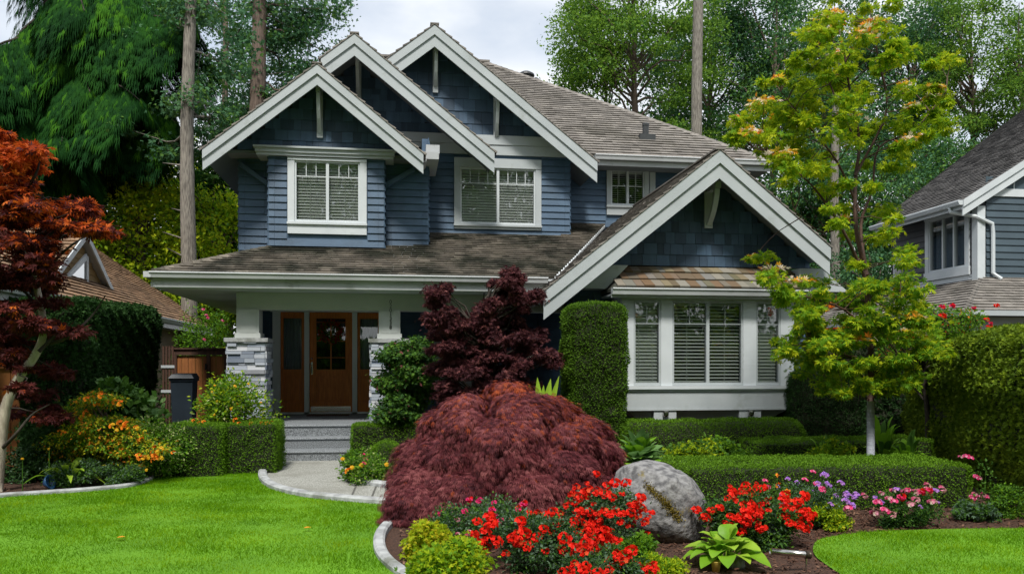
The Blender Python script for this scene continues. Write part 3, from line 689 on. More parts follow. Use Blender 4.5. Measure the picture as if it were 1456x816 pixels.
bracket(PX(1006,YE), YE, PZ(1006,262,YE), PZ(1006,325,YE), .5, .15)

# trims
t = Geo(); zb1 = PZ(700,207,YB); zb2 = PZ(700,221,YB)
t.box(XA-.7, PX(812,YB), YB-.07, YB+.02, zb1+.002, zbelt+.02); t.box(XA-.7, PX(809,YB), YB-.05, YB+.02, zb2, zb1)
t.build('belt_trim', 'trim', house)
t = Geo(); tx0, tx1 = PX(364,YBAY), PX(561,YBAY); za = PZ(450,217,15.5); 
t.box(tx0-.03, tx1+.03, YBAY-.17, YBAY+.38, zg1+.03, zg1+.065); t.box(tx0, tx1, YBAY-.13, YBAY+.38, zg1-.045, zg1+.028); t.box(tx0+.02, tx1-.02, YBAY-.10, YBAY+.38, zg1-.10, zg1-.047)
t.build('belt_trim', 'trim', house)
# upper soffits under gable one at both sides of its bay, blue braces
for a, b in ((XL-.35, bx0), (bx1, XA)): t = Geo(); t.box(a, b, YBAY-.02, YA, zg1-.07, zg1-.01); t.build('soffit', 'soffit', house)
for (a, b, c, d) in ((341,233,383,263), (590,240,547,264)):
    g = Geo(); p = W(a, b, YA-.12); q = W(c, d, YA-.12); dz = .05
    g.hexa([(p.x,p.y,p.z-dz),(q.x,q.y,q.z-dz),(q.x,q.y+.11,q.z-dz),(p.x,p.y+.11,p.z-dz),(p.x,p.y,p.z+dz),(q.x,q.y,q.z+dz),(q.x,q.y+.11,q.z+dz),(p.x,p.y+.11,p.z+dz)]); g.build('brace', 'siding', house)
# gutter return between the first two gables
p = W(612, 224, 16.0)
g = Geo(); g.box(p.x-.1, p.x+.16, 15.6, 16.9, p.z-.02, p.z+.14); g.box(p.x-.18, p.x+.14, 15.5, 16.9, p.z-.16, p.z-.022); g.tube([(p.x-.14,15.5,p.z-.18),(p.x-.14,16.9,p.z-.18)], .05, 8); g.build('gutter', 'gutter', house)
p = W(603, 213, 16.9); g = Geo(); g.box(p.x-.11, p.x+.11, 16.95, 17.12, p.z-.05, p.z+.07); g.build('vent', 'black', house)
g = Geo(); p = W(607, 260, 16.6); g.tube([(p.x,16.6,5.72),(p.x,16.75,5.4),(p.x,17.1,5.2),(p.x,17.12,4.5)], .035, 8); g.build('downpipe', 'siding', house)

# main hip roof
ye = 17.7; ze = PZ(1000,226,ye); xc = PX(1096, ye+.05); sl = .70
tpk = 6.0; xp, yp, zp = xc-tpk, ye+tpk, ze+sl*tpk
xleft = PX(505, yp)
r = Geo(); hyp = math.hypot(1, sl); O = (xleft, ye, ze)
roof_field(r, O, (1,0,0), np.array([0,1,sl])/hyp, lambda v: (max(0, PX(800, ye)-xleft-.6*v/hyp), xc-xleft-v/hyp), tpk*hyp, rng, ex=.165)
roof_field(r, (xc, ye, ze), (0,1,0), np.array([-1,0,sl])/hyp, lambda v: (v/hyp, 2*tpk-v/hyp), tpk*hyp, rng, ex=.165)
roof_field(r, (xleft, ye+2*tpk, ze), (1,0,0), np.array([0,-1,sl])/hyp, lambda v: (0, xc-xleft-v/hyp), tpk*hyp, rng, ex=.3, wl=.3, wh=.5)
hp = np.array([(xc, ye, ze), (xp, yp, zp)])                         # hip and ridge caps
dirh = unit(hp[1]-hp[0]); cnt = int(np.linalg.norm(hp[1]-hp[0])/.22)
for k in range(cnt):
    a = hp[0]+dirh*k*.22; b = a+dirh*.26; side = np.array([.707, .707, 0])*.13
    r.hexa([a-side-(0,0,.035), a+side-(0,0,.035), b+side-(0,0,.035), b-side-(0,0,.035), a+(0,0,.05)-side*.2, a+(0,0,.05)+side*.2, b+(0,0,.035)+side*.2, b+(0,0,.035)-side*.2])
r.box(xleft, xp+.1, yp-.11, yp+.11, zp-.01, zp+.05)
r.build('roof', 'roof_shingle', house)
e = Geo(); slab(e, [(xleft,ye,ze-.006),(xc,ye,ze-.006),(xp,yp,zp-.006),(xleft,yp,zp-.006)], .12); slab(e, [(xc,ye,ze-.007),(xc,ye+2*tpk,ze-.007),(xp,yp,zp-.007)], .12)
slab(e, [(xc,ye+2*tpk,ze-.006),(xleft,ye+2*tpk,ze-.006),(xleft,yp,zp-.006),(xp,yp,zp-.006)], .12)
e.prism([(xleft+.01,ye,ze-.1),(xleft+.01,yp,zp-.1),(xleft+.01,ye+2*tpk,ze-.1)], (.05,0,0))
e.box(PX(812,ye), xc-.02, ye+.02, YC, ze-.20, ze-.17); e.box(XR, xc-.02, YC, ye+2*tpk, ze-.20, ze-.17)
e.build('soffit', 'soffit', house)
gx0 = PX(847, ye-.1)
def gutter(name, x0, x1, y, z, hh=.10, fas=.13, m='gutter', parent=None):
    g = Geo(); pr = [(y+.0,z),(y-.115,z),(y-.12,z-.02),(y-.10,z-.045),(y-.085,z-hh),(y,z-hh)]
    g.prism([(x0,a,b) for a, b in pr], (x1-x0,0,0)); g.box(x0, x1, y+.001, y+.03, z-hh-fas, z-.002); return g.build(name, m, parent or house)
gutter('gutter', gx0, xc+.02, ye, ze+.0, .11, .12)
g = Geo(); g.box(xc-.001, xc+.11, ye, ye+2*tpk, ze-.11, ze-.002); g.build('gutter', 'gutter', house)
p = W(918, 188, 19.4)
def on_roof(px, py):       # sight line against the front roof plane
    lo, hi = ye, yp
    for _ in range(40):
        y = (lo+hi)/2
        if PZ(px, py, y) > ze+sl*(y-ye): lo = y
        else: hi = y
    return W(px, py, y)
p = on_roof(918, 196)
g = Geo(); g.box(p.x-.19, p.x+.19, p.y-.18, p.y+.12, p.z-.12, p.z+.04); g.lathe([(.10,0),(.075,.06),(.075,.27),(.085,.28),(.085,.33),(.05,.35)], (p.x, p.y, p.z), 14); g.build('vent_pipe', 'lead', house)
for px, py, rr in ((748,108,.26), (762,117,.15)):
    q = W(px, py, yp+.4); g = Geo(); g.lathe([(rr*.7,-.25),(rr*.7,0),(rr,.01),(rr*.95,.06),(rr*.5,.13),(.02,.16)], (q.x, q.y, q.z-.02), 16); g.build('roof_vent', 'lead', house)

# porch roof: a low slope with a hip at the left end
yp0 = 14.1; zp0 = PZ(400,390,yp0)+.01; sp = .41; xp0 = PX(217, yp0); xp1 = PX(930, YC)
hy = math.hypot(1, sp); r = Geo()
roof_field(r, (xp0, yp0, zp0), (1,0,0), np.array([0,1,sp])/hy, lambda v: ((v/hy) if v/hy < 2.0 else XA-xp0-.3 if v/hy < 3.1 else XB1-xp0-.2, (PX(786,yp0)-xp0)+v/hy*.48), (YC-yp0)*hy, rng, ex=.15)
roof_field(r, (xp0, yp0, zp0), (0,1,0), np.array([1,0,sp])/hy, lambda v: (v/hy, 7), 1.25*hy, rng, ex=.15)
dirh = unit(np.array([1,1,sp])); a0 = np.array([xp0, yp0, zp0])
for k in range(15):
    a = a0+dirh*k*.18; b = a+dirh*.22; side = np.array([.707,-.707,0])*.11
    r.hexa([a-side-(0,0,.02), a+side-(0,0,.02), b+side-(0,0,.02), b-side-(0,0,.02), a+(0,0,.055)-side*.3, a+(0,0,.055)+side*.3, b+(0,0,.04)+side*.3, b+(0,0,.04)-side*.3])
r.build('porch_roof', 'roof_mossy', house)
e = Geo(); xq = PX(790, yp0)
slab(e, [(xp0,yp0,zp0-.006),(xq,yp0,zp0-.006),(xq+2,YC,zp0+sp*(YC-yp0)-.006),(xp0+2.2,YC,zp0+sp*(YC-yp0)-.006),(xp0+2.2,yp0+2.2,zp0+sp*2.2-.006)], .05)
slab(e, [(xp0,yp0,zp0-.007),(xp0+1.25,yp0+1.25,zp0+sp*1.25-.007),(xp0+1.25,yp0+7,zp0+sp*1.25-.007),(xp0,yp0+7,zp0-.007)], .05)
e.prism([(xp0+.03,yp0+.04,zp0-.27),(xq,yp0+.04,zp0-.27),(xq,YD,zp0-.27),(XL,YD,zp0-.27),(XL,yp0+7,zp0-.27),(xp0+.03,yp0+7,zp0-.27)], (0,0,.03))
e.build('porch_ceiling', 'trim_white', house)
gutter('gutter', xp0-.03, PX(778,yp0), yp0, zp0+.0, .10, .15)
g = Geo(); g.box(xp0-.12, xp0, yp0-.1, yp0+7, zp0-.10, zp0-.003); g.box(xp0+.001, xp0+.03, yp0, yp0+7, zp0-.25, zp0-.10); g.build('gutter', 'gutter', house)
# porch beam, columns, piers
ypr = 14.75; pw = .36
cols_ = (PX(355, ypr), PX(554, ypr)); zc1 = zp0-.275
g = Geo(); g.box(cols_[0]-.2, PX(800,ypr), ypr-.13, ypr+.13, zc1-.30, zc1); g.box(cols_[0]-.2, PX(800,ypr), ypr-.15, ypr-.131, zc1-.04, zc1); g.build('porch_beam', 'porch_grey', house)
zpier = PZ(354, 486, ypr-.36)
for i, cx in enumerate(cols_):
    g = Geo(); g.box(cx-.19, cx+.19, ypr-.19, ypr+.19, zpier+.07, zc1-.301); g.box(cx-.14, cx+.14, ypr-.198, ypr-.191, zpier+.17, zc1-.40); g.box(cx-.215, cx+.215, ypr-.215, ypr+.215, zpier+.075, zpier+.16)
    col = g.build('porch_column', 'porch_grey', house)
    if i:
        # upright house number, one figure below another
        for k, ch in enumerate('0201338'):
            cu = bpy.data.curves.new('house_number', 'FONT'); cu.body = ch; cu.size = .095; cu.extrude = .004; cu.align_x = 'CENTER'; cu.materials.append(M['ink'])
            tmp = bpy.data.objects.new('tmp', cu); me = bpy.data.meshes.new_from_object(tmp); bpy.data.objects.remove(tmp)
            o = bpy.data.objects.new('house_number', me); scene.collection.objects.link(o); o.parent = col
            o.location = (cx-3+.02, ypr-.204-17, 2.68-k*.075-0); o.rotation_euler = (R(90), 0, 0)
    st = Geo(); hw = .315; z = .5
    while z < zpier-.02:
        h = min(rng.uniform(.035, .085), zpier-z)
        for face in range(4):
            x = -hw
            while x < hw-.01:
                wd = min(rng.uniform(.12, .34), hw-x); t_ = rng.uniform(.0, .045)
                if hw-x-wd < .07: wd = hw-x
                a, b = x+.003, x+wd-.003; y0_, y1_ = -hw-t_, -hw+.08
                c_, s_ = [(1,0),(0,1),(-1,0),(0,-1)][face]
                pts = [(a,y0_),(b,y0_),(b,y1_),(a,y1_)]; pts = [(cx+p*c_-q*s_, ypr+p*s_+q*c_) for p, q in pts]
                j = rng.uniform(-.004, .004)
                st.hexa([(p, q, z+.003) for p, q in pts]+[(p, q, z+h-.003+j) for p, q in pts]); x += wd
        z += h
    pier = st.build('stone_pier', 'ledge_stone', house)
    g = Geo(); g.box(cx-hw+.02, cx+hw-.02, ypr-hw+.02, ypr+hw-.02, .0, zpier-.01); g.build('mortar_core', 'mortar', pier)
    g = Geo(); g.box(cx-hw-.05, cx+hw+.05, ypr-hw-.05, ypr+hw+.05, zpier+.001, zpier+.07); g.build('cap_stone', 'concrete', pier)
# porch floor and steps
xs0, xs1 = PX(404, 14), PX(566, 14)
def slabstep(name, x0, x1, y0, y1, z0, z1, m='aggregate'):
    g = Geo(); n = 6; pr = [(y1, z0), (y0+.02, z0), (y0+.02, z1-.06)]+[(y0+.03-.03*math.cos(a)*1-.0, z1-.03+.03*math.sin(a)) for a in np.linspace(0, math.pi/2, n)]+[(y1, z1)]
    g.prism([(x0, a, b) for a, b in pr], (x1-x0, 0, 0)); return g.build(name, m, house)
slabstep('porch_floor', XL-.55, XE0-.01, 14.3, YD, .36, .56)
g = Geo(); g.box(XL-.5, XE0-.02, 14.45, YD, 0, .358); g.build('foundation', 'siding', house)
slabstep('step', xs0, xs1, 13.98, 14.44, .16, .365); slabstep('step', PX(394,13.6), xs1-.02, 13.6, 14.2, -.01, .18)

# entrance door with sidelights
fy = YD-.06; zd = dr[3]
g = Geo(); zt_ = zd
J = [(PX(388,YD), PX(399,YD)), (PX(433,YD), PX(440,YD)), (PX(501,YD), PX(508,YD)), (PX(541,YD), PX(552,YD))]
for a, b in J: g.box(a, b, fy, YD+.1, .56, zd)
g.box(PX(385,YD), PX(555,YD), fy-.02, YD+.1, zd+.001, zd+.17); g.box(PX(383,YD), PX(557,YD), fy-.05, YD+.1, zd+.171, zd+.2)
g.box(J[0][1], J[-1][0], fy, YD+.1, .561, .60)
fr = g.build('door_frame', 'frame_white', house)
def leafdoor(name, x0, x1, glass_lo, inset, ppan, parent):
    g = Geo(); z0, z1 = .602, zd-.004; y0, y1 = YD-.01, YD+.04; x0 += .004; x1 -= .004
    g.box(x0, x0+inset, y0, y1, z0, z1); g.box(x1-inset, x1, y0, y1, z0, z1); g.box(x0+inset, x1-inset, y0, y1, z1-.13, z1)
    g.box(x0+inset, x1-inset, y0, y1, glass_lo-.14, glass_lo); g.box(x0+inset, x1-inset, y0, y1, z0, z0+.20)
    g.box(x0+inset, x1-inset, y0+.035, y1, z0+.20, glass_lo-.14); g.box(x0+inset+.05, x1-inset-.05, y0+.012, y0+.035, z0+.25, glass_lo-.19)
    o = g.build(name, 'door_wood', parent)
    p = Geo(); p.box(x0+inset, x1-inset, y0+.018, y0+.026, glass_lo, z1-.13); p.build('pane', 'glass_door', o); return o
gl = PZ(470, 525, YD)
leafdoor('sidelight', J[0][1], J[1][0], gl, .055, 1, house)
door = leafdoor('door', J[1][1], J[2][0], gl, .14, 1, house)
leafdoor('sidelight', J[2][1], J[3][0], gl, .055, 1, house)
dx0, dx1 = J[1][1], J[2][0]; dm = (dx0+dx1)/2
g = Geo(); g.box(dm-.012, dm+.012, YD-.004, YD+.006, gl, zd-.14)
for zz in (.25, .6, 1.0): g.box(dx0+.15, dx1-.15, YD-.003, YD+.005, gl+zz-.006, gl+zz+.006)
g.build('glazing_bars', 'door_wood', door)
g = Geo(); g.box(dx0+.03, dx0+.075, YD-.03, YD-.011, 1.40, 1.66); g.tube([(dx0+.05,YD-.03,1.60),(dx0+.05,YD-.08,1.57),(dx0+.05,YD-.08,1.44),(dx0+.05,YD-.03,1.42)], .011, 8); g.lathe([(.025,0),(.025,.02),(.01,.03)], (dx0+.053, YD-.04, 1.72), 12); g.build('handle', 'metal', door)
g = Geo(); g.box(dx0+.03, dx1-.03, YD-.016, YD-.0105, .61, .72); g.build('kick_plate', 'metal', door)
g = Geo()   # pale curtain hanging inside the left sidelight
for a, b in ((J[0][1], J[1][0]), (J[2][1], J[3][0])):
    g = Geo(); n = 26; xs = np.linspace(a+.05, b-.05, n); V = [(x, YD+.12+.015*math.sin(i*1.7), z) for z in (gl-.1, zd) for i, x in enumerate(xs)]
    g.add(V, [(i, i+1, n+i+1, n+i) for i in range(n-1)]); g.build('curtain', 'curtain', house)
window(house, *w4, YD, .12, .14, .1, 2, trimm='porch_grey', muntin=(2,.25))
# dark hall behind everything
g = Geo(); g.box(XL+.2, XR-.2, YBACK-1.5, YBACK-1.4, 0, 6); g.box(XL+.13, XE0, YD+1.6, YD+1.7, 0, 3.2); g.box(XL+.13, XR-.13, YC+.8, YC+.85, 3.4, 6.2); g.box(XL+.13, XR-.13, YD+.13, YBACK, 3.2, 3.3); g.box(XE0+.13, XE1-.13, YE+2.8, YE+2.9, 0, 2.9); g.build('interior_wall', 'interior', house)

# upper windows
window(house, *w1, YBAY, .125, .05, .22, 2, muntin=(3,.25), tilt=1.15, pitch=.058)
window(house, *w2, YB, .125, .20, .10, 2, trimm='trim', muntin=(4,.27), tilt=1.15, pitch=.058)
window(house, *w3, YC, .10, .10, .22, 2, trimm='trim', muntin=(2,.45), tilt=.2)
g = Geo(); xw = PX(917, YC)+.1; g.box(xw+.005, xw+.14, YC-.05, YC+.01, w3[2]-.1, 6.1); g.build('casing', 'trim', house)
w5 = (PX(1087,YC)-.35, PX(1087,YC)-.02, 5.15, 5.6)

# bay window of the right wing
zs0, zs1 = PZ(1000,548,YBW), PZ(1000,428,YBW)
bX0, bX1 = PX(884,YBW), PX(1129,YBW)
posts = [(bX0, PX(901,YBW)), (PX(940,YBW), PX(956,YBW)), (PX(1057,YBW), PX(1075,YBW)), (PX(1110,YBW), bX1)]
g = Geo()
for a, b in posts: g.box(a, b, YBW, YBW+.09, zs0, zs1)
g.box(bX0-.001, bX0+.09, YBW+.091, YE, zs0, zs1); g.box(bX1-.09, bX1+.001, YBW+.091, YE, zs0, zs1)
g.box(bX0-.02, bX1+.02, YBW-.02, YE, zs1+.001, zs1+.11)
g.box(bX0-.03, bX1+.03, YBW-.05, YE, zs0-.06, zs0-.001); g.box(bX0-.01, bX1+.01, YBW-.02, YE, zs0-.10, zs0-.061)
g.build('bay_frame', 'trim_white', house)
g = Geo(); zlo = PZ(1000,580,YBW); g.box(bX0, bX1, YBW, YE, zlo, zs0-.101); g.box(bX0-.01, bX1+.01, YBW-.012, YE, zlo-.035, zlo-.001)
zun = zlo-.33; g.hexa([(bX0+.55,YBW+.28,zun),(bX1-.55,YBW+.28,zun),(bX1-.55,YE,zun),(bX0+.55,YE,zun),(bX0+.1,YBW+.05,zlo-.036),(bX1-.1,YBW+.05,zlo-.036),(bX1-.1,YE,zlo-.036),(bX0+.1,YE,zlo-.036)])
g.build('bay_base', 'trim', house)
for px in (946, 1067):
    x = PX(px, YBW); g = Geo(); g.box(x-.2, x+.2, YBW+.01, YE, zlo-.20, zlo-.037); g.box(x-.2, x+.2, YBW+.05, YE, zlo-.38, zlo-.203); sp_ = g.build('bay_support', 'trim', house)
    g = Geo(); g.lathe([(.02,.03),(.05,.025),(.055,0),(.05,-.05),(.035,-.07)], (x, YBW-.03, zlo-.07), 14); g.box(x-.03,x+.03,YBW-.03,YBW+.009,zlo-.075,zlo-.045); g.build('lamp', 'metal', sp_)
for (k, (a, b, sn, mu)) in enumerate(((posts[0][1], posts[1][0], 1, (2,.27)), (posts[1][1], posts[2][0], 2, (2,.27)), (posts[2][1], posts[3][0], 1, (2,.27)))):
    window(house, a, b, zs0+.002, zs1-.002, YBW+.04, 0, 0, 0, sn, muntin=mu, tilt=(1.1,.62,1.1)[k], pitch=.060, pane='glass_clear', framem='trim')
g = Geo(); g.lathe([(.02,0),(.09,.01),(.1,.03),(.03,.04),(.03,.12),(.05,.14)], (PX(1035,YBW+.9), YBW+.9, PZ(1035,478,YBW+.9)), 14); g.build('pendant_lamp', 'yellow_cup', house)
# pent roof of coloured cedar shakes above it
ygu = YBW-.18; zgu = PZ(1000,411,ygu); ztp = PZ(1000,381,YE); xg0, xg1 = PX(871,ygu), PX(1146,ygu); xt0, xt1 = PX(884,YE)+.05, PX(1122,YE)
dz = ztp-zgu; dy = YE-ygu; ln = math.hypot(dy, dz); ins0 = xt0-xg0; ins1 = xg1-xt1
r = Geo(); roof_field(r, (xg0, ygu, zgu), (1,0,0), np.array([0, dy, dz])/ln, lambda v: (ins0*v/ln, xg1-xg0-ins1*v/ln), ln, rng, ex=ln/3.0-.004, v0=.05, wl=.11, wh=.2)
r.build('pent_roof', 'cedar_shake', house)
e = Geo(); e.prism([(xg0,ygu,zgu-.004),(xg1,ygu,zgu-.004),(xt1,YE,ztp-.004),(xt0,YE,ztp-.004)], (0,.0,-.05)); e.prism([(xg0,ygu,zgu-.005),(xt0,YE,ztp-.005),(xg0,YE,zgu-.005)], (0,0,-.05)); e.prism([(xg1,ygu,zgu-.005),(xg1,YE,zgu-.005),(xt1,YE,ztp-.005)], (0,0,-.05)); e.build('roof_deck', 'roof_edge', house)
gutter('gutter', xg0-.02, xg1+.02, ygu, zgu-.003, .11, .05)
g = Geo(); g.box(xg0, xg1, ygu+.031, YE, zgu-.12, zgu-.09); g.build('soffit', 'trim', house)
# plain boards under the gable either side of the pent roof
zz0, zz1 = PZ(850,413,YE), PZ(850,380,YE)
rk = lambda z, s: G4['xr']+s*(G4['zr']-.30-z)/G4['s']
for P in ([(rk(zz0,-1),YE-.35,zz0),(xg0,YE-.35,zz0),(xt0-.03,YE-.35,zz1),(rk(zz1,-1),YE-.35,zz1)], [(xg1+.02,YE-.35,zz0),(rk(zz0,1),YE-.35,zz0),(rk(zz1,1),YE-.35,zz1),(xt1+.03,YE-.35,zz1)]):
    g = Geo(); g.prism(P, (0,.34,0)); g.build('frieze_board', 'trim', house)
g = Geo(); x = PX(851,YE); g.box(x-.10, x+.02, YE-.04, YE-.024, 0, zz0); g.build('corner_board', 'siding', house)

# wreath and mat
g = Geo(); rw = np.random.default_rng(5); a = rw.uniform(0, 6.283, 900); zc_ = PZ(470,472,YD); cr_ = rw.normal(size=(900,2))*.035
P = np.stack([dm+(.18+cr_[:,0])*np.cos(a), YD-.07+cr_[:,1]*.6, zc_+(.18+cr_[:,0])*np.sin(a)], 1); leafy(rw, g, P, unit(np.stack([np.cos(a), -np.ones(900)*.8, np.sin(a)], 1)), T_OVAL, .055, choose(rw, 900, (.35,.45,.2)))
wr = thing('wreath', (dm, YD-.05, zc_), 'round dark red and green wreath hanging on the front door glass', 'wreath')
g.build('foliage', ['leaf_bright', 'petal_red_faded', 'leaf_purple_tip'], wr)
g = Geo(); g.tube([(dm-.06,YD-.03,zc_+.15),(dm,YD-.03,zd-.1),(dm+.06,YD-.03,zc_+.15)], .006, 5); g.build('ribbon', 'leaf_maple_dark', wr)
g = Geo(); g.box(dm-.42, dm+.42, 16.75, 17.2, .562, .58)
for k in range(20): g.box(dm-.41+k*.042, dm-.385+k*.042, 16.76, 17.19, .581, .586)
o = g.build('doormat', 'dark_wood', loc=(dm, 17, .561)); o['label'] = 'dark brown doormat on the porch floor before the front door'; o['category'] = 'doormat'

# ------------------------------------------------------------------ neighbours
nh = thing('house', (-9, 19, 0), 'brown-roofed neighbour house at the left edge with a small gabled dormer', 'house')
rn = np.random.default_rng(31)
xe_, ze_, s_n = -5.9, 2.80, .70; Y0n, Y1n = 11.0, 27.0; wn = 5.2
r = Geo(); h_ = math.hypot(1, s_n)
roof_field(r, (xe_, Y0n, ze_), (0,1,0), np.array([-1,0,s_n])/h_, lambda v: (0, Y1n-Y0n-v/h_*.0), wn*h_, rn, ex=.16, wl=.2, wh=.34)
roof_field(r, (xe_-2*wn, Y0n, ze_), (0,1,0), np.array([1,0,s_n])/h_, lambda v: (0, Y1n-Y0n), wn*h_, rn, ex=.4, wl=.4, wh=.6)
r.build('roof', 'roof_brown', nh)
e = Geo(); slab(e, [(xe_,Y0n,ze_-.004),(xe_,Y1n,ze_-.004),(xe_-wn,Y1n,ze_+s_n*wn-.004),(xe_-wn,Y0n,ze_+s_n*wn-.004)], .12); slab(e, [(xe_-2*wn,Y0n,ze_-.004),(xe_-wn,Y0n,ze_+s_n*wn-.005),(xe_-wn,Y1n,ze_+s_n*wn-.005),(xe_-2*wn,Y1n,ze_-.004)], .12)
e.build('soffit', 'trim', nh)
g = Geo(); g.box(xe_-2*wn+.6, xe_-.75, Y0n+.5, Y1n-.5, 0, ze_+.15); g.prism([(xe_-2*wn+.6,Y1n-.5,ze_+.15),(xe_-.75,Y1n-.5,ze_+.15),(xe_-wn,Y1n-.5,ze_+s_n*wn-.3)], (0,-.1,0)); g.build('wall', 'neighbour_siding', nh)
g = Geo(); g.prism([(xe_,Y0n,ze_-.002),(xe_+.115,Y0n,ze_-.002),(xe_+.12,Y0n,ze_-.03),(xe_+.085,Y0n,ze_-.12),(xe_,Y0n,ze_-.12)], (0,Y1n-Y0n,0)); g.box(xe_-.03, xe_-.001, Y0n, Y1n+.02, ze_-.24, ze_-.003); g.build('gutter', 'gutter', nh)
g = Geo(); g.box(xe_-.75, xe_-.03, Y0n, Y1n, ze_-.17, ze_-.14); g.build('soffit', 'trim', nh)
p = W(105, 440, 15.6); g = Geo(); g.tube([(xe_+.06,15.6,ze_-.12),(xe_+.06,15.6,ze_-.22),(xe_-.30,15.6,ze_-.32),(xe_-.68,15.6,ze_-.40),(xe_-.68,15.6,.1)], .045, 8); g.build('downpipe', 'gutter', nh)
# dormer facing the side garden
dc, dh, dza = 18.7, 2.15, 4.50; xf = -6.85; dzb = 3.05; ds = (dza-dzb)/dh
g = Geo(); g.prism([(xf,dc-dh+.25,dzb+.1),(xf,dc+dh-.25,dzb+.1),(xf,dc,dza-.25)], (-.1,0,0)); g.build('dormer_wall', 'neighbour_siding', nh)
g = Geo()
for k in range(9): 
    z = dzb+.15+k*.14; w_ = (dza-.3-z)/ds
    if w_ > .1: g.box(xf+.0, xf+.015, dc-w_, dc+w_, z, z+.125)
g.build('siding', 'neighbour_siding', nh)
rr_ = Geo(); ee = Geo(); bb = Geo()
for sg in (-1, 1):
    ye_ = dc+sg*dh; ln = dh*math.hypot(1, ds)
    roof_field(rr_, (xf+.14, ye_, dzb), (-1,0,0), np.array([0,-sg,ds])/math.hypot(1,ds), lambda v: (0, .3+v*1.6), ln, rn, ex=.16)
    slab(ee, [(xf+.13,ye_,dzb-.004),(xf+.13,dc,dza-.004),(xf-3,dc,dza-.004),(xf-.1,ye_,dzb-.004)], .10)
    bb.prism([(xf+.13,ye_,dzb),(xf+.13,dc,dza),(xf+.13,dc,dza-.15),(xf+.13,ye_,dzb-.15)], (.035,0,0))
rr_.build('roof', 'roof_brown', nh); ee.build('soffit', 'trim', nh); bb.build('barge_board', 'trim_white', nh)
# its triangular window
ya_, yb_, za_, zb_ = 17.7, 18.95, 3.25, 4.0
g = Geo(); T0 = [(xf+.02,ya_,za_),(xf+.02,yb_,za_),(xf+.02,yb_,zb_)]
g.box(xf+.016, xf+.06, ya_-.15, yb_+.1, za_-.1, za_); g.box(xf+.016, xf+.06, yb_, yb_+.1, za_+.001, zb_); g.prism([(xf+.016,ya_-.15,za_+.001),(xf+.016,ya_,za_+.001),(xf+.016,yb_,zb_-.09),(xf+.016,yb_,zb_+.05)], (.044,0,0)); wi = g.build('window', 'trim_white', nh)
g = Geo(); g.prism([(xf+.022,ya_,za_),(xf+.022,yb_,za_),(xf+.022,yb_,zb_-.09)], (.008,0,0)); g.build('pane', 'glass_dark', wi)

rh = thing('house', (16, 20, 0), 'dark grey neighbour house at the right edge with steep grey roof', 'house')
ex_, ez_, rs, RY0, RY1, rwid = 12.95, 5.42, .62, 17.1, 20.6, 7.4
h_ = math.hypot(1, rs); r = Geo()
roof_field(r, (ex_, RY0, ez_), (0,1,0), np.array([1,0,rs])/h_, lambda v: (0, RY1-RY0+v/h_*.45), rwid*h_, rn, ex=.15)
roof_field(r, (ex_+2*rwid, RY0, ez_), (0,1,0), np.array([-1,0,rs])/h_, lambda v: (0, RY1-RY0+v/h_*.45), rwid*h_, rn, ex=.4, wl=.4, wh=.6)
r.build('roof', 'roof_dark', rh)
zt_r = ez_+rs*rwid; yk = RY1+rwid*.45
e = Geo(); slab(e, [(ex_,RY0,ez_-.005),(ex_+rwid,RY0,zt_r-.005),(ex_+rwid,yk,zt_r-.005),(ex_,RY1,ez_-.005)], .13); slab(e, [(ex_+2*rwid,RY0,ez_-.005),(ex_+2*rwid,RY1,ez_-.005),(ex_+rwid,yk,zt_r-.006),(ex_+rwid,RY0,zt_r-.006)], .13); e.build('soffit', 'trim', rh)
g = Geo()
for xa, za2, xb, zb2 in ((ex_,ez_,ex_+rwid,zt_r),(ex_+2*rwid,ez_,ex_+rwid,zt_r)):
    g.prism([(xa,RY0-.03,za2),(xb,RY0-.03,zb2),(xb,RY0-.03,zb2-.16),(xa,RY0-.03,za2-.16)], (0,.03,0)); g.prism([(xa,RY0+.001,za2-.13),(xb,RY0+.001,zb2-.13),(xb,RY0+.001,zb2-.36),(xa,RY0+.001,za2-.36)], (0,.03,0))
g.build('barge_board', 'trim_white', rh)
g = Geo(); g.prism([(ex_,RY0,ez_-.002),(ex_-.115,RY0,ez_-.002),(ex_-.12,RY0,ez_-.03),(ex_-.085,RY0,ez_-.11),(ex_,RY0,ez_-.11)], (0,RY1-RY0+.1,0)); g.box(ex_+.001, ex_+.03, RY0+.04, RY1, ez_-.2, ez_-.01); g.build('gutter', 'trim_white', rh)
rx, ry = 13.45, 17.25; hol = [(18.25, 19.55, PZ(1350,373,18.9)+.0, 5.28)]
zw0 = 3.95; hol = [(17.62, 18.98, 3.95, 5.28)]
hole2 = (20.25, 20.45, 4.0, 4.5)
g = Geo(); wall_holes(g, RY0+.15, RY1-.1, 0, .1, 0, ez_, hol); 
V = [v.copy() for v in g.V]; g.V = [np.stack([rx+v[:, 1], v[:, 0], v[:, 2]], 1) for v in V]
g.box(rx+.1, ex_+2*rwid-.5, ry, ry+.1, 0, ez_); g.prism([(rx,ry,ez_),(ex_+2*rwid-.5,ry,ez_),(ex_+rwid,ry,zt_r-.3)], (0,.1,0)); g.box(rx, ex_+2*rwid-.5, RY1-.1, RY1, 0, ez_); g.prism([(rx,RY1-.1,ez_-.1),(ex_+2*rwid-.5,RY1-.1,ez_-.1),(ex_+rwid,RY1-.1,zt_r-.3)], (0,.1,0)); g.build('wall', 'sheathing', rh)
g = Geo(); lap(g, ry+.15, RY1-.12, .2, ez_-.15, rx, [(hol[0][0]-.12, hol[0][1]+.12, hol[0][2]-.2, 5.45)], h=.16, ax='y', sgn=-1, ends=0); g.build('siding', 'neighbour_siding_grey', rh)
g = Geo(); lap(g, rx+.2, rx+7, .2, ez_+.14, ry, h=.16, ends=0)
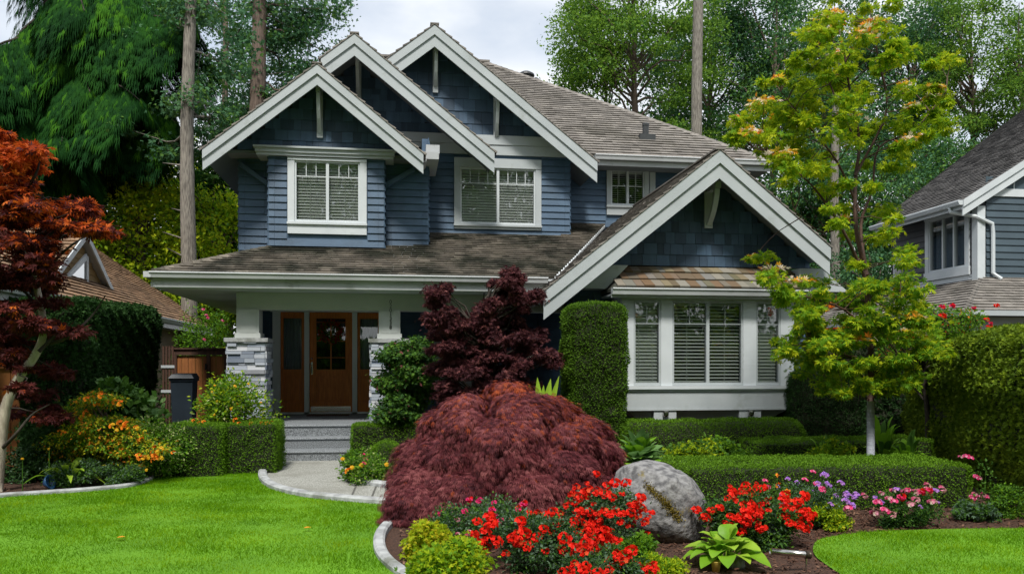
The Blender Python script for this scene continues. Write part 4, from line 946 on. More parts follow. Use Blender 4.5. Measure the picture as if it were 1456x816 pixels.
g.build('siding', 'neighbour_siding_blue', rh)
g = Geo(); g.box(rx-.04, rx+.16, ry-.04, ry-.001, 2.5, ez_-.1); g.box(rx-.04, rx-.001, ry-.001, ry+.15, 2.5, ez_-.1); g.build('corner_board', 'trim_white', rh)
g = Geo(); g.box(rx+.17, rx+9, ry-.05, ry-.001, ez_+.14, ez_+.32)
for k in range(8): g.box(rx+.9+k*.55, rx+.93+k*.55, ry-.03, ry-.001, ez_+.33, ez_+.33+min(3, .22+k*.34))
g.build('belt_trim', 'trim_white', rh)
g = Geo(); g.box(rx+.2, rx+9, ry-.02, ry-.001, ez_+.325, ez_+.6); g.build('board_siding', 'neighbour_siding_blue', rh)
g = Geo(); a, b, c, d = hol[0]; g.box(rx-.05, rx+.02, a-.13, a, c, d); g.box(rx-.05, rx+.02, b, b+.13, c, d); g.box(rx-.06, rx+.02, a-.15, b+.15, d+.001, d+.1); g.box(rx-.07, rx+.02, a-.15, b+.15, c-.2, c-.001); win = g.build('window', 'trim_white', rh)
g = Geo()
for q in (a+.001, a+(b-a)*.30, a+(b-a)*.60, b-.05): g.box(rx-.03, rx+.05, q, q+.049, c+.05, d-.04)
g.box(rx-.03, rx+.05, a, b, c+.001, c+.049); g.box(rx-.03, rx+.05, a, b, d-.039, d-.001); g.build('frame', 'trim_white', win)
g = Geo(); g.box(rx+.012, rx+.02, a+.02, b-.02, c+.02, d-.02); g.build('pane', 'glass', win)
g = Geo(); n = 60; ys = np.linspace(a+.03, b-.03, n); V = [(rx+.14+.02*math.sin(i*1.3), y, z) for z in (c, d) for i, y in enumerate(ys)]; g.add(V, [(i, i+1, n+i+1, n+i) for i in range(n-1)]); g.build('curtain', 'curtain', win)
g = Geo(); g.box(rx-.05, rx+.02, 20.05, 20.45, 3.95, 4.65); w2_ = g.build('window', 'trim_white', rh); g = Geo(); g.box(rx-.056, rx-.05, 20.12, 20.38, 4.05, 4.58); g.build('pane', 'glass_dark', w2_)
# downpipe
g = Geo(); g.tube([(ex_-.05,ry+.25,ez_-.08),(ex_-.05,ry+.2,ez_-.22),(rx-.1,ry-.05,ez_-.35),(rx+.30,ry-.09,ez_-.52),(rx+.32,ry-.09,ez_-.75),(rx+.32,ry-.09,3.75),(rx+.45,ry-.2,3.6)], .045, 8); g.build('downpipe', 'trim_white', rh)
# its low roof round the corner
lx, ly, lz, lsx, lsy = 11.9, 15.6, 2.75, .55, .62; r = Geo()
hx_ = math.hypot(1, lsx); k_ = lsx
roof_field(r, (lx, ly, lz), (1,0,0), np.array([0,1,k_])/hx_, lambda v: (v/hx_, 12), (ry-ly)*hx_, rn, ex=.15)
roof_field(r, (lx, ly, lz), (0,1,0), np.array([1,0,k_])/hx_, lambda v: (v/hx_, 7), (rx-lx)*hx_, rn, ex=.15)
r.build('lower_roof', 'roof_shingle', rh)
e = Geo(); slab(e, [(lx,ly,lz-.005),(lx+12,ly,lz-.005),(lx+12,ry,lz+k_*(ry-ly)-.005),(lx+ry-ly,ry,lz+k_*(ry-ly)-.005)], .1); slab(e, [(lx,ly,lz-.006),(rx,ly+rx-lx,lz+k_*(rx-lx)-.006),(rx,ly+7,lz+k_*(rx-lx)-.006),(lx,ly+7,lz-.006)], .1); e.build('soffit', 'soffit', rh)
g = Geo(); g.box(lx-.1, lx+12, ly-.12, ly-.001, lz-.11, lz-.003); g.box(lx-.12, lx-.001, ly, ly+7, lz-.11, lz-.003); g.box(lx+.02, lx+12, ly+.15, ly+.2, lz-.45, lz-.12); g.build('gutter', 'trim', rh)
g = Geo(); g.box(rx-.03, rx-.001, ry+.1, RY1, lz+k_*(rx-lx)+.02, lz+k_*(rx-lx)+.14); g.build('flashing', 'trim_white', rh)
g = Geo(); g.box(lx+.5, lx+12, ly+.5, ly+.6, 0, lz-.1); g.box(lx+.5, lx+.6, ly+.6, ly+7, 0, lz-.1); g.build('lower_wall', 'neighbour_siding_grey', rh)

# ------------------------------------------------------------------ fences, gate, bin
def board_fence(name, x0, x1, Y, z1, label, m, cat='fence', wd=.14, group=None):
    t = thing(name, ((x0+x1)/2, Y, 0), label, cat, group); g = Geo(); x = x0; r_ = np.random.default_rng(int(abs(x0*10)))
    while x < x1-.02: g.box(x+.003, min(x+wd, x1)-.003, Y-.01+r_.uniform(-.004,.004), Y+.01, .03, z1+r_.uniform(-.006,.006)); x += wd
    g.build('panel', m, t); g = Geo(); g.box(x0, x1, Y-.05, Y-.015, z1-.02, z1+.07); g.build('rail', m, t)
    g = Geo(); g.box(x0-.1, x0, Y-.05, Y+.05, 0, z1+.1); g.build('post', m, t); g = Geo(); g.box(x1, x1+.1, Y-.05, Y+.05, 0, z1+.1); g.build('post', m, t)
    return t
YF = 16.8
fx0, fx1 = PX(249, YF), PX(323, YF)
fz = PZ(290, 497, YF)
t = thing('garden_gate', ((fx0+fx1)/2, YF, 0), 'reddish brown cedar side gate beside the left porch pier', 'gate')
g = Geo(); x = fx0
while x < fx1-.02: g.box(x+.003, min(x+.13, fx1)-.003, YF-.01, YF+.01, .05, fz-.12); x += .13
g.build('panel', 'cedar_fence', t)
g = Geo(); g.box(fx0-.05, fx1+.1, YF-.05, YF+.03, fz-.11, fz-.0); g.box(fx0-.1, fx1+.1, YF-.08, YF+.06, fz+.001, fz+.035); g.build('top_rail', 'dark_wood', t)
xm = PX(297, YF)
for a, b in ((fx0-.04, fx0+.04), (xm-.035, xm+.035), (fx1-.05, fx1+.05)): g = Geo(); g.box(a, b, YF-.05, YF-.012, .03, fz-.112); g.build('stile', 'dark_wood', t)
g = Geo(); g.box(xm-.06, xm-.03, YF-.075, YF-.051, 1.5, 1.62); g.build('latch', 'black', t)
YT = 15.9; a, b = PX(231, YT), PX(247, YT); zt = PZ(240, 492, YT)
t = thing('fence_screen', ((a+b)/2, YT, 0), 'narrow dark slatted wooden screen with pale crossbars left of the gate', 'screen')
g = Geo(); x = a
while x < b-.02: g.box(x, x+.035, YT-.012, YT+.012, .02, zt); x += .055
g.build('slats', 'dark_wood', t)
for z in (PZ(240,521,YT), PZ(240,556,YT)): g = Geo(); g.box(a-.02, b+.02, YT-.03, YT-.013, z-.025, z+.025); g.build('crossbar', 'trim', t)
board_fence('wooden_fence', PX(-120,12.6), PX(20,12.6), 12.6, PZ(10,522,12.6), 'orange cedar board fence behind the red maple at the left edge', 'cedar_fence')
YW = 15.3; c = PX(262, YW); zt = PZ(262, 532, YW); hw = (PX(277,YW)-PX(246,YW))/2
t = thing('wheelie_bin', (c, YW, 0), 'dark blue-black wheeled rubbish bin with closed lid beside the gate', 'bin')
g = Geo(); q = hw*.80
g.hexa([(c-q,YW-q,.06),(c+q,YW-q,.06),(c+q,YW+q,.06),(c-q,YW+q,.06),(c-hw,YW-hw,zt-.12),(c+hw,YW-hw,zt-.12),(c+hw,YW+hw,zt-.12),(c-hw,YW+hw,zt-.12)]); g.box(c-hw-.02, c+hw+.02, YW-hw-.02, YW+hw+.02, zt-.119, zt-.07); g.build('body', 'bin_plastic', t)
g = Geo(); g.hexa([(c-hw-.03,YW-hw-.05,zt-.069),(c+hw+.03,YW-hw-.05,zt-.069),(c+hw+.03,YW+hw+.04,zt-.069),(c-hw-.03,YW+hw+.04,zt-.069),(c-hw+.02,YW-hw+.0,zt),(c+hw-.02,YW-hw,zt),(c+hw-.02,YW+hw,zt+.02),(c-hw+.02,YW+hw,zt+.02)]); g.build('lid', 'bin_plastic', t)
g = Geo(); g.tube([(c-hw*.8,YW+hw+.07,zt-.04),(c+hw*.8,YW+hw+.07,zt-.04)], .018, 8); g.build('handle', 'bin_plastic', t)
for s in (-1, 1): g = Geo(); g.tube([(c+s*hw*.8,YW+q,.11),(c+s*(hw*.8+.06),YW+q,.11)], .11, 16); g.build('wheel', 'black', t)

# ------------------------------------------------------------------ tall trees behind
FOREST = 'trees of the wood behind the houses'
def bg_tree(px, Y, zt, zb, rx_, label, mats, probs, n, size, seed, **k):
    x = PX(px, Y); return make_tree('tree', (x, Y, 0), zt, k.pop('r0', .3), (x, Y, (zt+zb)/2), (rx_, rx_*.8, (zt-zb)/2), label, mats, probs, n, size, seed, group=FOREST, **k)
FG = ['leaf_forest', 'leaf_forest_light']; FB = ['leaf_forest_blue', 'leaf_forest']; BR = ['leaf_lime', 'leaf_bright']
# left: tall bare trunks with thin high foliage
def bare_trunk(px0, px1, Y, ztop, r, label, seed, bark, mats, cl, n):
    rng = np.random.default_rng(seed); x0 = PX(px0, Y); root = thing('conifer_tree', (x0, Y, 0), label, 'tree')
    xt = PX(px1, Y); t = np.linspace(0, 1, 12); TP = np.stack([x0+(xt-x0)*t+np.sin(t*9)*.06, np.full(12, Y), ztop*t], 1)
    TP = np.stack([np.interp(np.linspace(0,1,60), t, TP[:,i]) for i in range(3)], 1); t = np.linspace(0, 1, 60); g = Geo(); g.tube(TP, r*(1.15-.6*t)*(1+rng.normal(size=60)*.025), 16)
    for k in range(9): z = rng.uniform(4.5, ztop*.9); i = int(z/ztop*59); a = rng.uniform(3.3, 6.1); g.tube([TP[i], TP[i]+np.array([math.cos(a), math.sin(a)*.5, rng.uniform(-.1,.3)])*rng.uniform(.5, 1.1)], [.035, .012], 5)
    g.build('trunk', bark, root, smooth=True)
    b = Geo(); l = Geo(); C = []
    for (cx, cy, cr_) in cl:
        q = np.array(W(cx, cy, Y+rng.uniform(.5, 2.2))[:]); z = min(ztop*.97, q[2]+rng.uniform(-.4, 1.2)); k = z/ztop; p = (x0+(xt-x0)*k, Y, z)
        Lb = limb(p, q, rng.uniform(-.1, .4), 7, rng, .04); b.tube(Lb, np.linspace(.055, .012, 7), 5)
        for j in range(5):
            i = rng.integers(2, 7); d = Lb[i]+rng.normal(size=3)*np.array([.9, .7, .55])*cr_; b.tube([Lb[i], d], [.014, .005], 4); C.append((d, cr_*.62))
        C.append((q, cr_))
    P, dd = clump_cloud(rng, np.array([c[0] for c in C]), np.array([c[1] for c in C]), n, .55)
    leafy(rng, l, P, dd, T_TRI, .13, choose(rng, len(P), (.7, .3)), droop=.4)
    b.build('branches', bark, root, smooth=True); l.build('crown', mats, root); return root
bare_trunk(265, 272, 26.2, 17, .235, 'tall bare grey trunk standing left of the house, nearest the gable', 2, 'bark_grey', FB,
    [(300,150,.9),(330,210,.8),(312,90,.8),(245,60,.7),(330,30,.9),(225,205,.6),(295,200,.6)], 120)
bare_trunk(368, 367, 33, 19, .40, 'thick brown trunk rising behind the front left gable', 4, 'bark_brown', FB,
    [(430,20,1.0),(455,60,1.0),(420,110,.9),(330,60,1.1),(310,120,.9),(395,55,.8),(470,25,.8),(440,150,.6),(345,165,.8),(470,95,.6),(405,15,1)], 190)
bare_trunk(325, 318, 38, 20, .18, 'slim dark trunk with thin lacy foliage between the two larger trunks', 6, 'bark_brown', FB,
    [(300,40,1.2),(350,90,1.2),(330,150,1.0),(285,110,1.0),(395,140,.8),(345,15,1.2),(300,190,1.0),(405,85,.8),(270,20,1)], 170)
# the great drooping cedar
def cedar(label):
    Y = 30.0; x0 = PX(78, Y); rng = np.random.default_rng(12); root = thing('cedar_tree', (x0, Y, 0), label, 'tree'); t = np.linspace(0, 1, 12)
    g = Geo(); g.tube(np.stack([x0+t*.5, np.full(12, Y), 26*t], 1), .9*(1.15-.9*t), 16); g.build('trunk', 'bark_dark', root, smooth=True)
    b = Geo(); l = Geo()
    B = [(-20,200,150),(45,125,95),(22,155,108),(60,105,60),(95,95,40),(200,118,98),(150,135,85),(128,165,118),(275,5,10),(250,28,5),(215,72,50),(238,118,90),(252,150,122),(180,30,12),(140,60,40),(190,185,150),(215,150,128),(135,205,170),(100,235,190),(-40,60,40),(-30,110,80),(15,40,20),(70,20,-10),(120,-10,-30),(200,-20,-40),(255,-40,-60),(165,95,72),(35,215,175),(88,175,150),(55,250,215),(30,70,60),(228,98,68),(128,105,88),(100,60,30),(10,250,215),(75,75,60),(150,0,-20)]
    for i, (tx, ty, sy) in enumerate(B):
        Yb = Y-rng.uniform(.3, 3.4); tip = np.array(W(tx, ty+26, Yb)[:]); top = W(tx, sy-8, Yb).z
        p0 = np.array([x0+.3, Y, top+rng.uniform(-.2, .8)]); n = 10; s = np.linspace(0, 1, n)[:, None]
        Pp = p0+(tip-p0)*s; Pp[:, 2] = p0[2]+(top-p0[2])*np.sin(s[:, 0]*1.57)-(top-tip[2])*s[:, 0]**3
        b.tube(Pp, np.linspace(.09, .015, n), 6)
        ln = np.linalg.norm(tip-p0); dirx = unit(tip-p0); side = unit(np.cross(dirx, [0,0,1.]))
        m_ = int(460*ln+1800); u = rng.uniform(.12, 1, m_)**.8; k = u*(n-1); i0 = np.minimum(k.astype(int), n-2); C = Pp[i0]+(Pp[i0+1]-Pp[i0])*(k-i0)[:, None]
        wv = rng.normal(size=m_); wv = np.clip(wv, -1.9, 1.9); wid = (.28+.74*np.sin(np.clip(u, 0, 1)*2.6))*min(1.1, .45+ln*.11)
        P = C+side*(wv*wid)[:, None]*.62; P[:, 2] -= (np.abs(wv)**1.8)*wid*.60; P[:, 2] += rng.normal(size=m_)*.05
        # curtains of spray hanging under the edge
        h = rng.uniform(0, 1, m_)**2*.55*(.4+np.abs(wv)*.5); P[:, 2] -= h
        D = dirx*.45+side*(wv*.45)[:, None]+np.array([0, 0, -1.0])+.10*rdir(rng, m_); Nn = unit(side*(wv*.5)[:, None]+dirx*.5+np.array([0, 0, .7])+.25*rdir(rng, m_))
        litm = ((h < .12) & (rng.uniform(size=m_) < (.65 if i % 3 == 0 else .12))).astype(int)  # brighter leaves on the bough tops: light put into the colour
        scatter(l, T_STRAND, P, D, Nn, rng.uniform(.34, .72, m_), litm)
    # dark inner boughs hanging by the stem
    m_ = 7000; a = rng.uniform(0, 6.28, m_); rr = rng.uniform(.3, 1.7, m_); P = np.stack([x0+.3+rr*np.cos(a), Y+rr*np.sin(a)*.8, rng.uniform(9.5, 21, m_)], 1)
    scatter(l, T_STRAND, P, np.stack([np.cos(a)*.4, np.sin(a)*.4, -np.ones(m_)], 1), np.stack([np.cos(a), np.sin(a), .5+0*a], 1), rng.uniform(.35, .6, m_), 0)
    b.build('branches', 'bark_dark', root, smooth=True); l.build('crown', ['leaf_boughs', 'leaf_bough_lit'], root)
cedar('huge dark green conifer with drooping boughs filling the upper left corner')
# soft green trees behind the left side
bg_tree(205, 30, 9.6, 1.2, 2.6, 'bright yellow-green tree between the drooping conifer and the bare trunk', BR, (.8,.2), 15000, .17, 41, crad=.8, clumps=60)
bg_tree(305, 31, 8.6, .8, 2.2, 'bright green leafy tree just left of the blue house wall', BR, (.6,.4), 14000, .17, 42, crad=.75, clumps=60)
bg_tree(315, 34, 10.6, 3.0, 1.9, 'dark green evergreen behind the left gable end', ['leaf_forest','leaf_boughs'], (.5,.5), 12000, .19, 43, crad=.8, clumps=50, T=T_TRI)
bg_tree(175, 36, 11.4, 4.0, 2.4, 'soft green tree showing under the drooping boughs', BR, (.2,.8), 12000, .18, 44, crad=.8, clumps=50)
bg_tree(262, 39, 12.2, 2.6, 2.2, 'yellow-green tree crown showing to both sides of the bare grey trunk', BR, (.4,.6), 9000, .18, 45, crad=.8, clumps=50)
bg_tree(40, 34, 13, 1.0, 4.0, 'deep green tree at the far left behind the drooping conifer', ['leaf_boughs','leaf_forest'], (.7,.3), 14000, .24, 46, crad=1.2, clumps=60)
bg_tree(120, 40, 12, 1.0, 3.4, 'mid green tree far behind the brown roof', FG, (.7,.3), 9000, .22, 47, crad=1.1, clumps=50)
# right: the wood behind the roof
bg_tree(905, 38, 23, 8.2, 4.0, 'tall leafy green tree rising behind the main roof left of the pale trunk', ['leaf_forest_light','leaf_forest'], (.65,.35), 38000, .17, 51, crad=.95, clumps=90, flat=.5, r0=.35)
bg_tree(848, 40, 20.5, 15.0, 2.3, 'leafy branch tops overhanging the sky at the top centre', ['leaf_forest_light','leaf_forest'], (.6,.4), 11000, .16, 56, crad=.65, clumps=34, r0=.2)
x = PX(992, 33); bare = thing('tree', (x, 33, 0), 'pale straight bare trunk standing behind the right end of the roof', 'tree'); g = Geo(); t = np.linspace(0, 1, 10); g.tube(np.stack([x+.05*np.sin(t*8), np.full(10, 33.), 20*t], 1), .24*(1.1-.25*t), 14); g.build('trunk', 'bark_grey', bare, smooth=True)
x = PX(1188, 30); bare2 = thing('tree', (x, 30, 0), 'pale grey trunk glimpsed through the yellow-green tree', 'tree'); g = Geo(); g.tube(np.stack([x+.05*np.sin(t*8), np.full(10, 30.), 14*t], 1), .17*(1.1-.3*t), 12); g.build('trunk', 'bark_grey', bare2, smooth=True)
bg_tree(1010, 42, 23, 6, 3.8, 'dense blue-green tree behind the pale bare trunk', FB, (.75,.25), 32000, .20, 52, crad=1.15, clumps=70)
bg_tree(1095, 39, 22.5, 3, 4.0, 'dense dark green tree right of the pale bare trunk', FB, (.45,.55), 34000, .20, 53, crad=1.2, clumps=75)
bg_tree(1190, 37, 15.5, 2, 3.6, 'dark green tree behind the middle of the yellow-green tree', FB, (.6,.4), 26000, .20, 54, crad=1.15, clumps=75)
bg_tree(1290, 38, 13.5, 2, 3.8, 'dark tree just above the left end of the grey neighbour roof', FB, (.5,.5), 26000, .20, 55, crad=1.15, clumps=75)
bg_tree(1375, 42, 24, 9, 3.6, 'light airy green tree above the ridge of the grey neighbour roof', ['leaf_forest_light','leaf_forest'], (.6,.4), 30000, .17, 57, crad=.85, clumps=80, flat=.45)
bg_tree(1460, 40, 23, 6, 3.6, 'light green tree at the top right corner', ['leaf_forest_light','leaf_forest'], (.45,.55), 28000, .18, 58, crad=1., clumps=70)
bg_tree(1290, 46, 26, 12, 4.6, 'hazy blue-green tree high behind the yellow-green tree', FB, (.6,.4), 26000, .21, 59, crad=1.0, clumps=70)
bg_tree(1170, 48, 27, 13, 4.6, 'hazy green treetop behind the top of the yellow-green tree', FB, (.7,.3), 26000, .21, 60, crad=1.1, clumps=60)
bg_tree(1380, 44, 14, 2, 5.2, 'dark green mass of a tree behind the grey neighbour roof', FB, (.5,.5), 16000, .21, 61, crad=1.4, clumps=60)
bg_tree(1120, 34, 7.5, .5, 2.0, 'low dark tree between the blue house and its right neighbour', FB, (.7,.3), 9000, .17, 62, crad=.8, clumps=40)
bg_tree(1230, 27, 6.2, .5, 1.9, 'low dark green tree in the gap between the two right-hand houses', ['leaf_forest_blue','leaf_shrub_dark'], (.5,.5), 11000, .14, 63, crad=.7, clumps=40)
x = PX(1205, 24); bush('shrub', (x, 24, 2.2), 1.0, .8, 1.6, 'rusty orange shrub crown glimpsed behind the right gable end', ['leaf_orange','leaf_maple_fire'], (.7,.3), 5000, .08, T_PALM, 64, stem='bark_dark', crr=.5)

# street trees out of view: added and stretched to darken window reflections and low sky
far = bg_tree(900, 30, 13, 1.0, 4.5, 'broad green street tree added out of view opposite the house to darken reflections', FG, (.7,.3), 16000, .34, 71, crad=1.9, clumps=70)
for k, (x, y, s) in enumerate(((-26,-20,1.1),(-16,-24,1.25),(-6,-19,1.0),(4,-23,1.3),(13,-19,1.05),(22,-24,1.2),(33,-18,1.1),(-37,-12,1.1))):
    t = far if k == 0 else copy_thing(far, (x, y, 0), k*1.1, s)
    if k == 0: far.location = (x, y, 0); far.scale = (s, s, s)
    t.scale = (s, s, s*1.75); t['group'] = 'street trees added out of view opposite the house'

clipped('hedge', -34, 34, -19.5, -17.5, 3.0, 'leaf_bright', 60, .24, 'long tall hedge added unseen behind the viewer to darken the door glass reflection', rad=.5, seed=77, bulge=.3, wave=.2)  # added hedge, out of view: hides the low sky from the door glass

bg_tree(-40, 36, 14, 1.0, 4.5, 'mid green tree beyond the left edge behind the brown-roofed house', FG, (.7,.3), 12000, .22, 91, crad=1.2, clumps=50)

# ------------------------------------------------------------------ clipped hedges
def hz(px, py, d): return EYE+(HZ-py)*d/FPX
a, b = GP(978, 727), GP(1388, 722)
ang = math.atan2(b.y-a.y, b.x-a.x); L_ = (b-a).length; n_ = Vector((-math.sin(ang), math.cos(ang), 0)); c = (a+b)/2+n_*.62
clipped('hedge', c.x-L_/2, c.x+L_/2, c.y-.6, c.y+.6, .47, 'leaf_hedge', 7000, .020, 'long low clipped hedge in front, beside the right lawn and its flowers', rot=ang, rad=.09, seed=2)
a, b = GP(1085, 678), GP(1330, 672); ang = math.atan2(b.y-a.y, b.x-a.x); L_ = (b-a).length; n_ = Vector((-math.sin(ang), math.cos(ang), 0)); c = (a+b)/2+n_*.4
clipped('hedge', c.x-L_/2, c.x+L_/2, c.y-.4, c.y+.4, .49, 'leaf_hedge', 5200, .022, 'second low clipped hedge, just behind the long front one around the young tree', rot=ang, rad=.06, seed=3)
Yh = 12.2; clipped('hedge', PX(884,Yh), PX(1156,Yh), Yh, Yh+.85, PZ(1000,597,Yh+.3), 'leaf_hedge', 4600, .024, 'low clipped hedge with rounded ends under the bay window', rad=.30, seed=4)
Yh = 12.1; clipped('hedge', PX(318,Yh), PX(391,Yh), Yh, Yh+1.0, PZ(350,602,Yh), 'leaf_hedge', 5200, .023, 'square clipped hedge block just left of the front steps', rad=.07, seed=5)
Yh = 11.9; clipped('hedge', PX(236,Yh), PX(316,Yh), Yh, Yh+1.0, PZ(280,604,Yh), 'leaf_hedge', 5200, .023, 'square clipped hedge block below the yellow-green shrub, second from the steps', rad=.10, seed=6)
Yh = 13.0; clipped('hedge', PX(500,Yh), PX(600,Yh), Yh, Yh+.9, PZ(550,605,Yh), 'leaf_hedge', 4600, .024, 'low clipped hedge just right of the front steps', rad=.06, seed=7)
Yh = 11.6; clipped('shrub', PX(524,Yh), PX(573,Yh), Yh, Yh+.55, PZ(548,629,Yh), 'leaf_hedge', 6500, .02, 'small clipped green ball shrub in front of the hedge right of the steps', rad=.24, seed=8, cat='shrub')
# tall clipped arborvitae
Yh = 12.4; clipped('arborvitae', PX(811,Yh), PX(892,Yh), Yh, Yh+.85, PZ(850,433,Yh), 'leaf_thuja', 5200, .030, 'tall bright green clipped arborvitae column left of the bay window', rad=.15, seed=9, cat='shrub', bulge=.05, wave=.025)
Yh = 13.0; clipped('arborvitae', PX(1134,Yh), PX(1232,Yh), Yh, Yh+.9, PZ(1180,528,Yh), 'leaf_hedge_dark', 4200, .030, 'dark clipped evergreen block right of the bay window behind the young tree', rad=.15, seed=10, cat='shrub', bulge=.05, wave=.03)
# tall hedges along both sides
x0, y0, x1, y1 = 6.45, 7.0, 8.9, 13.4
ang = math.atan2(y1-y0, x1-x0); L_ = math.hypot(x1-x0, y1-y0); n_ = Vector((math.sin(ang), -math.cos(ang), 0)); c = Vector(((x0+x1)/2, (y0+y1)/2, 0))+n_*.75
clipped('hedge', c.x-L_/2, c.x+L_/2, c.y-.7, c.y+.7, 1.98, 'leaf_hedge_yellow', 2600, .042, 'tall rough yellow-green hedge along the right side of the garden', rot=ang, rad=.22, seed=11, bulge=.10, wave=.07, T=T_TRI)
clipped('hedge', 7.6, 11.6, 14.2, 15.2, 2.1, 'leaf_hedge_dark', 1600, .045, 'dark tall hedge crossing behind the young tree on the right', rad=.2, seed=12, bulge=.10, wave=.06, T=T_TRI)
clipped('hedge', -6.35, -4.75, 13.2, 17.0, 2.62, 'leaf_hedge_dark', 2600, .045, 'tall dark green hedge under the gutter of the brown-roofed house', rad=.2, seed=13, bulge=.10, wave=.05, T=T_TRI)
clipped('hedge', -5.4, -4.5, 12.2, 13.3, 2.1, 'leaf_hedge_dark', 2200, .045, 'dark green hedge behind the red maple, nearer than the one under the gutter', rad=.3, seed=14, bulge=.14, wave=.08, T=T_TRI)

# ------------------------------------------------------------------ red laceleaf maple mound
def laceleaf():
    rng = np.random.default_rng(7); c = np.array(GP(735, 742)[:]); c += np.array([.02, .95, 0]); root = thing('laceleaf_maple', c, 'low domed red laceleaf maple weeping over the centre bed', 'tree')
    RX, RY, H = .97, .95, PZ(735,551,c[1])
    g = Geo(); b = Geo(); g.tube([c, c+(.05,0,.35), c+(-.05,.05,.65)], [.07, .06, .05], 10)
    lobes = []
    # lobes seated on the dome: (angle, height fraction)
    for ring, (k, zf, rf, rad) in enumerate(((1, .99, .05, .42), (6, .94, .50, .40), (9, .78, .84, .36), (11, .57, 1.0, .33), (12, .38, 1.03, .29))):
        for j in range(k):
            a = 6.283*(j+rng.uniform(-.45,.45))/k+ring*1.3; rr = rf*rng.uniform(.86, 1.08)
            lobes.append((c[0]+RX*rr*math.cos(a), c[1]+RY*rr*math.sin(a), H*(zf*rng.uniform(.88,1.07)), rad*rng.uniform(.70,1.25), math.cos(a), math.sin(a), ring))
    # low skirt towards the kerb at front left
    s = np.array(GP(600, 745)[:])
    for (dx, dy, z, r_) in ((0,.35,.50,.34),(-.10,.1,.34,.30),(.18,.0,.28,.28),(.3,.35,.44,.32)): lobes.append((s[0]+dx, s[1]+dy, z, r_, -.6, -.8, 4))
    for (lx_, ly_, lz_, r_, ca, sa, ring) in lobes:
        b.tube(limb(c+(0,0,.5), (lx_, ly_, lz_-r_*.35), .18, 6, rng, .04), np.linspace(.03, .008, 6), 5)
        m_ = int(5600*(r_/.34)**2); th = rng.uniform(0, 6.283, m_); v = rng.uniform(0, 1, m_); lob = .80+.20*np.sin(th*3+ring)+.12*np.sin(th*7+lx_*9)
        # an umbrella: flat crown curving over into a fringe that hangs
        rad_ = r_*1.0*lob*np.sqrt(v)*rng.uniform(.9, 1.03, m_); drop = r_*(.12*v+.55*v**2.5)+(v > .6)*rng.uniform(0, 1, m_)**1.4*r_*1.25
        dn = np.stack([np.cos(th), np.sin(th), np.zeros(m_)], 1); outw = np.array([ca, sa, 0])*(.45 if ring else 0)
        P = np.array([lx_, ly_, lz_])+dn*rad_[:, None]-np.array([0,0,1.])*drop[:, None]+outw*.10+rng.normal(size=(m_,3))*.024
        P[:, 2] -= np.clip(((P[:, :2]-np.array([lx_, ly_]))@np.array([ca, sa])), 0, 1)*.35*(ring > 0)
        hang = (v[:, None]**1.6)
        D = dn*.9*(1.1-hang)+outw*(1.1-hang)+np.array([0, 0, -1.])*(.25+1.5*hang)+.38*rdir(rng, m_)
        P[:, 2] = np.maximum(P[:, 2], .07); Nn = unit(dn*hang+outw*.4+np.array([0,0,1.])*(1.1-hang)+.35*rdir(rng, m_))
        lit = np.clip((P[:, 2]-H*.55)/(H*.36), 0, 1)*(.85 if (lx_ > c[0]+.25 or ring <= 0 or ly_ > c[1]+.25) else .22)+.03  # orange on top, right and rear lobes paints the light on the dome
        mi = (rng.uniform(size=m_) < lit*(v < .75)*.62).astype(int)
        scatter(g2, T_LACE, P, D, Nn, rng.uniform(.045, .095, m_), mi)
    g.build('trunk', 'bark_dark', root, smooth=True); b.build('branches', 'bark_dark', root, smooth=True); g2.build('crown', ['leaf_lace', 'leaf_lace_lit'], root)
g2 = Geo(); laceleaf()

# upright purple maples before the porch
def maple_up(name, px, Y, spec, label, mats, probs, n, size, seed, bark='bark_dark', T=T_PALM, droop=.35, flat=.45, tip=None, cat='tree'):
    """spec: clumps as (px, py, radius in m, depth offset)"""
    rng = np.random.default_rng(seed); x0 = PX(px, Y); root = thing(name, (x0, Y, 0), label, cat); b = Geo(); l = Geo(); C = np.array([W(a, b_, Y+d)[:] for a, b_, r_, d in spec]); Rr = np.array([s[2] for s in spec])
    top = C[:, 2].max(); n0 = 10; t = np.linspace(0, 1, n0); TP = np.stack([x0+.06*np.sin(t*6), np.full(n0, Y), top*.9*t], 1)
    b.tube(TP, .05*(1.2-t), 8)
    for q in C: k = max(.12, min(.9, (q[2]-.4)/(top*.9)))*(n0-1); p = TP[int(k)]; b.tube(limb(p, q, .08, 5, rng, .05), np.linspace(.02, .005, 5), 5)
    P, dd = clump_cloud(rng, C, Rr, n//len(C), flat)
    mi = choose(rng, len(P), probs); 
    leafy(rng, l, P, dd, T, size, mi, droop=droop, up=.7)
    b.build('trunk', bark, root, smooth=True); l.build('crown', mats, root); return root
sp = []
rr_ = np.random.default_rng(3)
for (cx, cy, w_, k) in ((628,420,12,6),(626,445,16,7),(636,470,22,9),(640,498,26,9),(645,525,32,10),(640,555,34,8),(668,455,14,4),(716,402,24,8),(735,425,30,10),(722,450,34,12),(712,478,38,13),(708,508,48,14),(715,538,52,14),(742,485,26,7),(762,515,26,6),(690,470,16,4),(680,575,60,12),(700,440,14,3),(718,402,14,3)):
    for _ in range(k): sp.append((cx+rr_.uniform(-1,1)*w_, cy+rr_.uniform(-1,1)*14, rr_.uniform(.08,.17), rr_.uniform(-.45,.45)))
maple_up('purple_maple', 690, 12.4, sp, 'dark purple upright maple in front of the porch behind the red mound', ['leaf_purple', 'leaf_purple_tip'], (.86,.14), 34000, .058, 5)

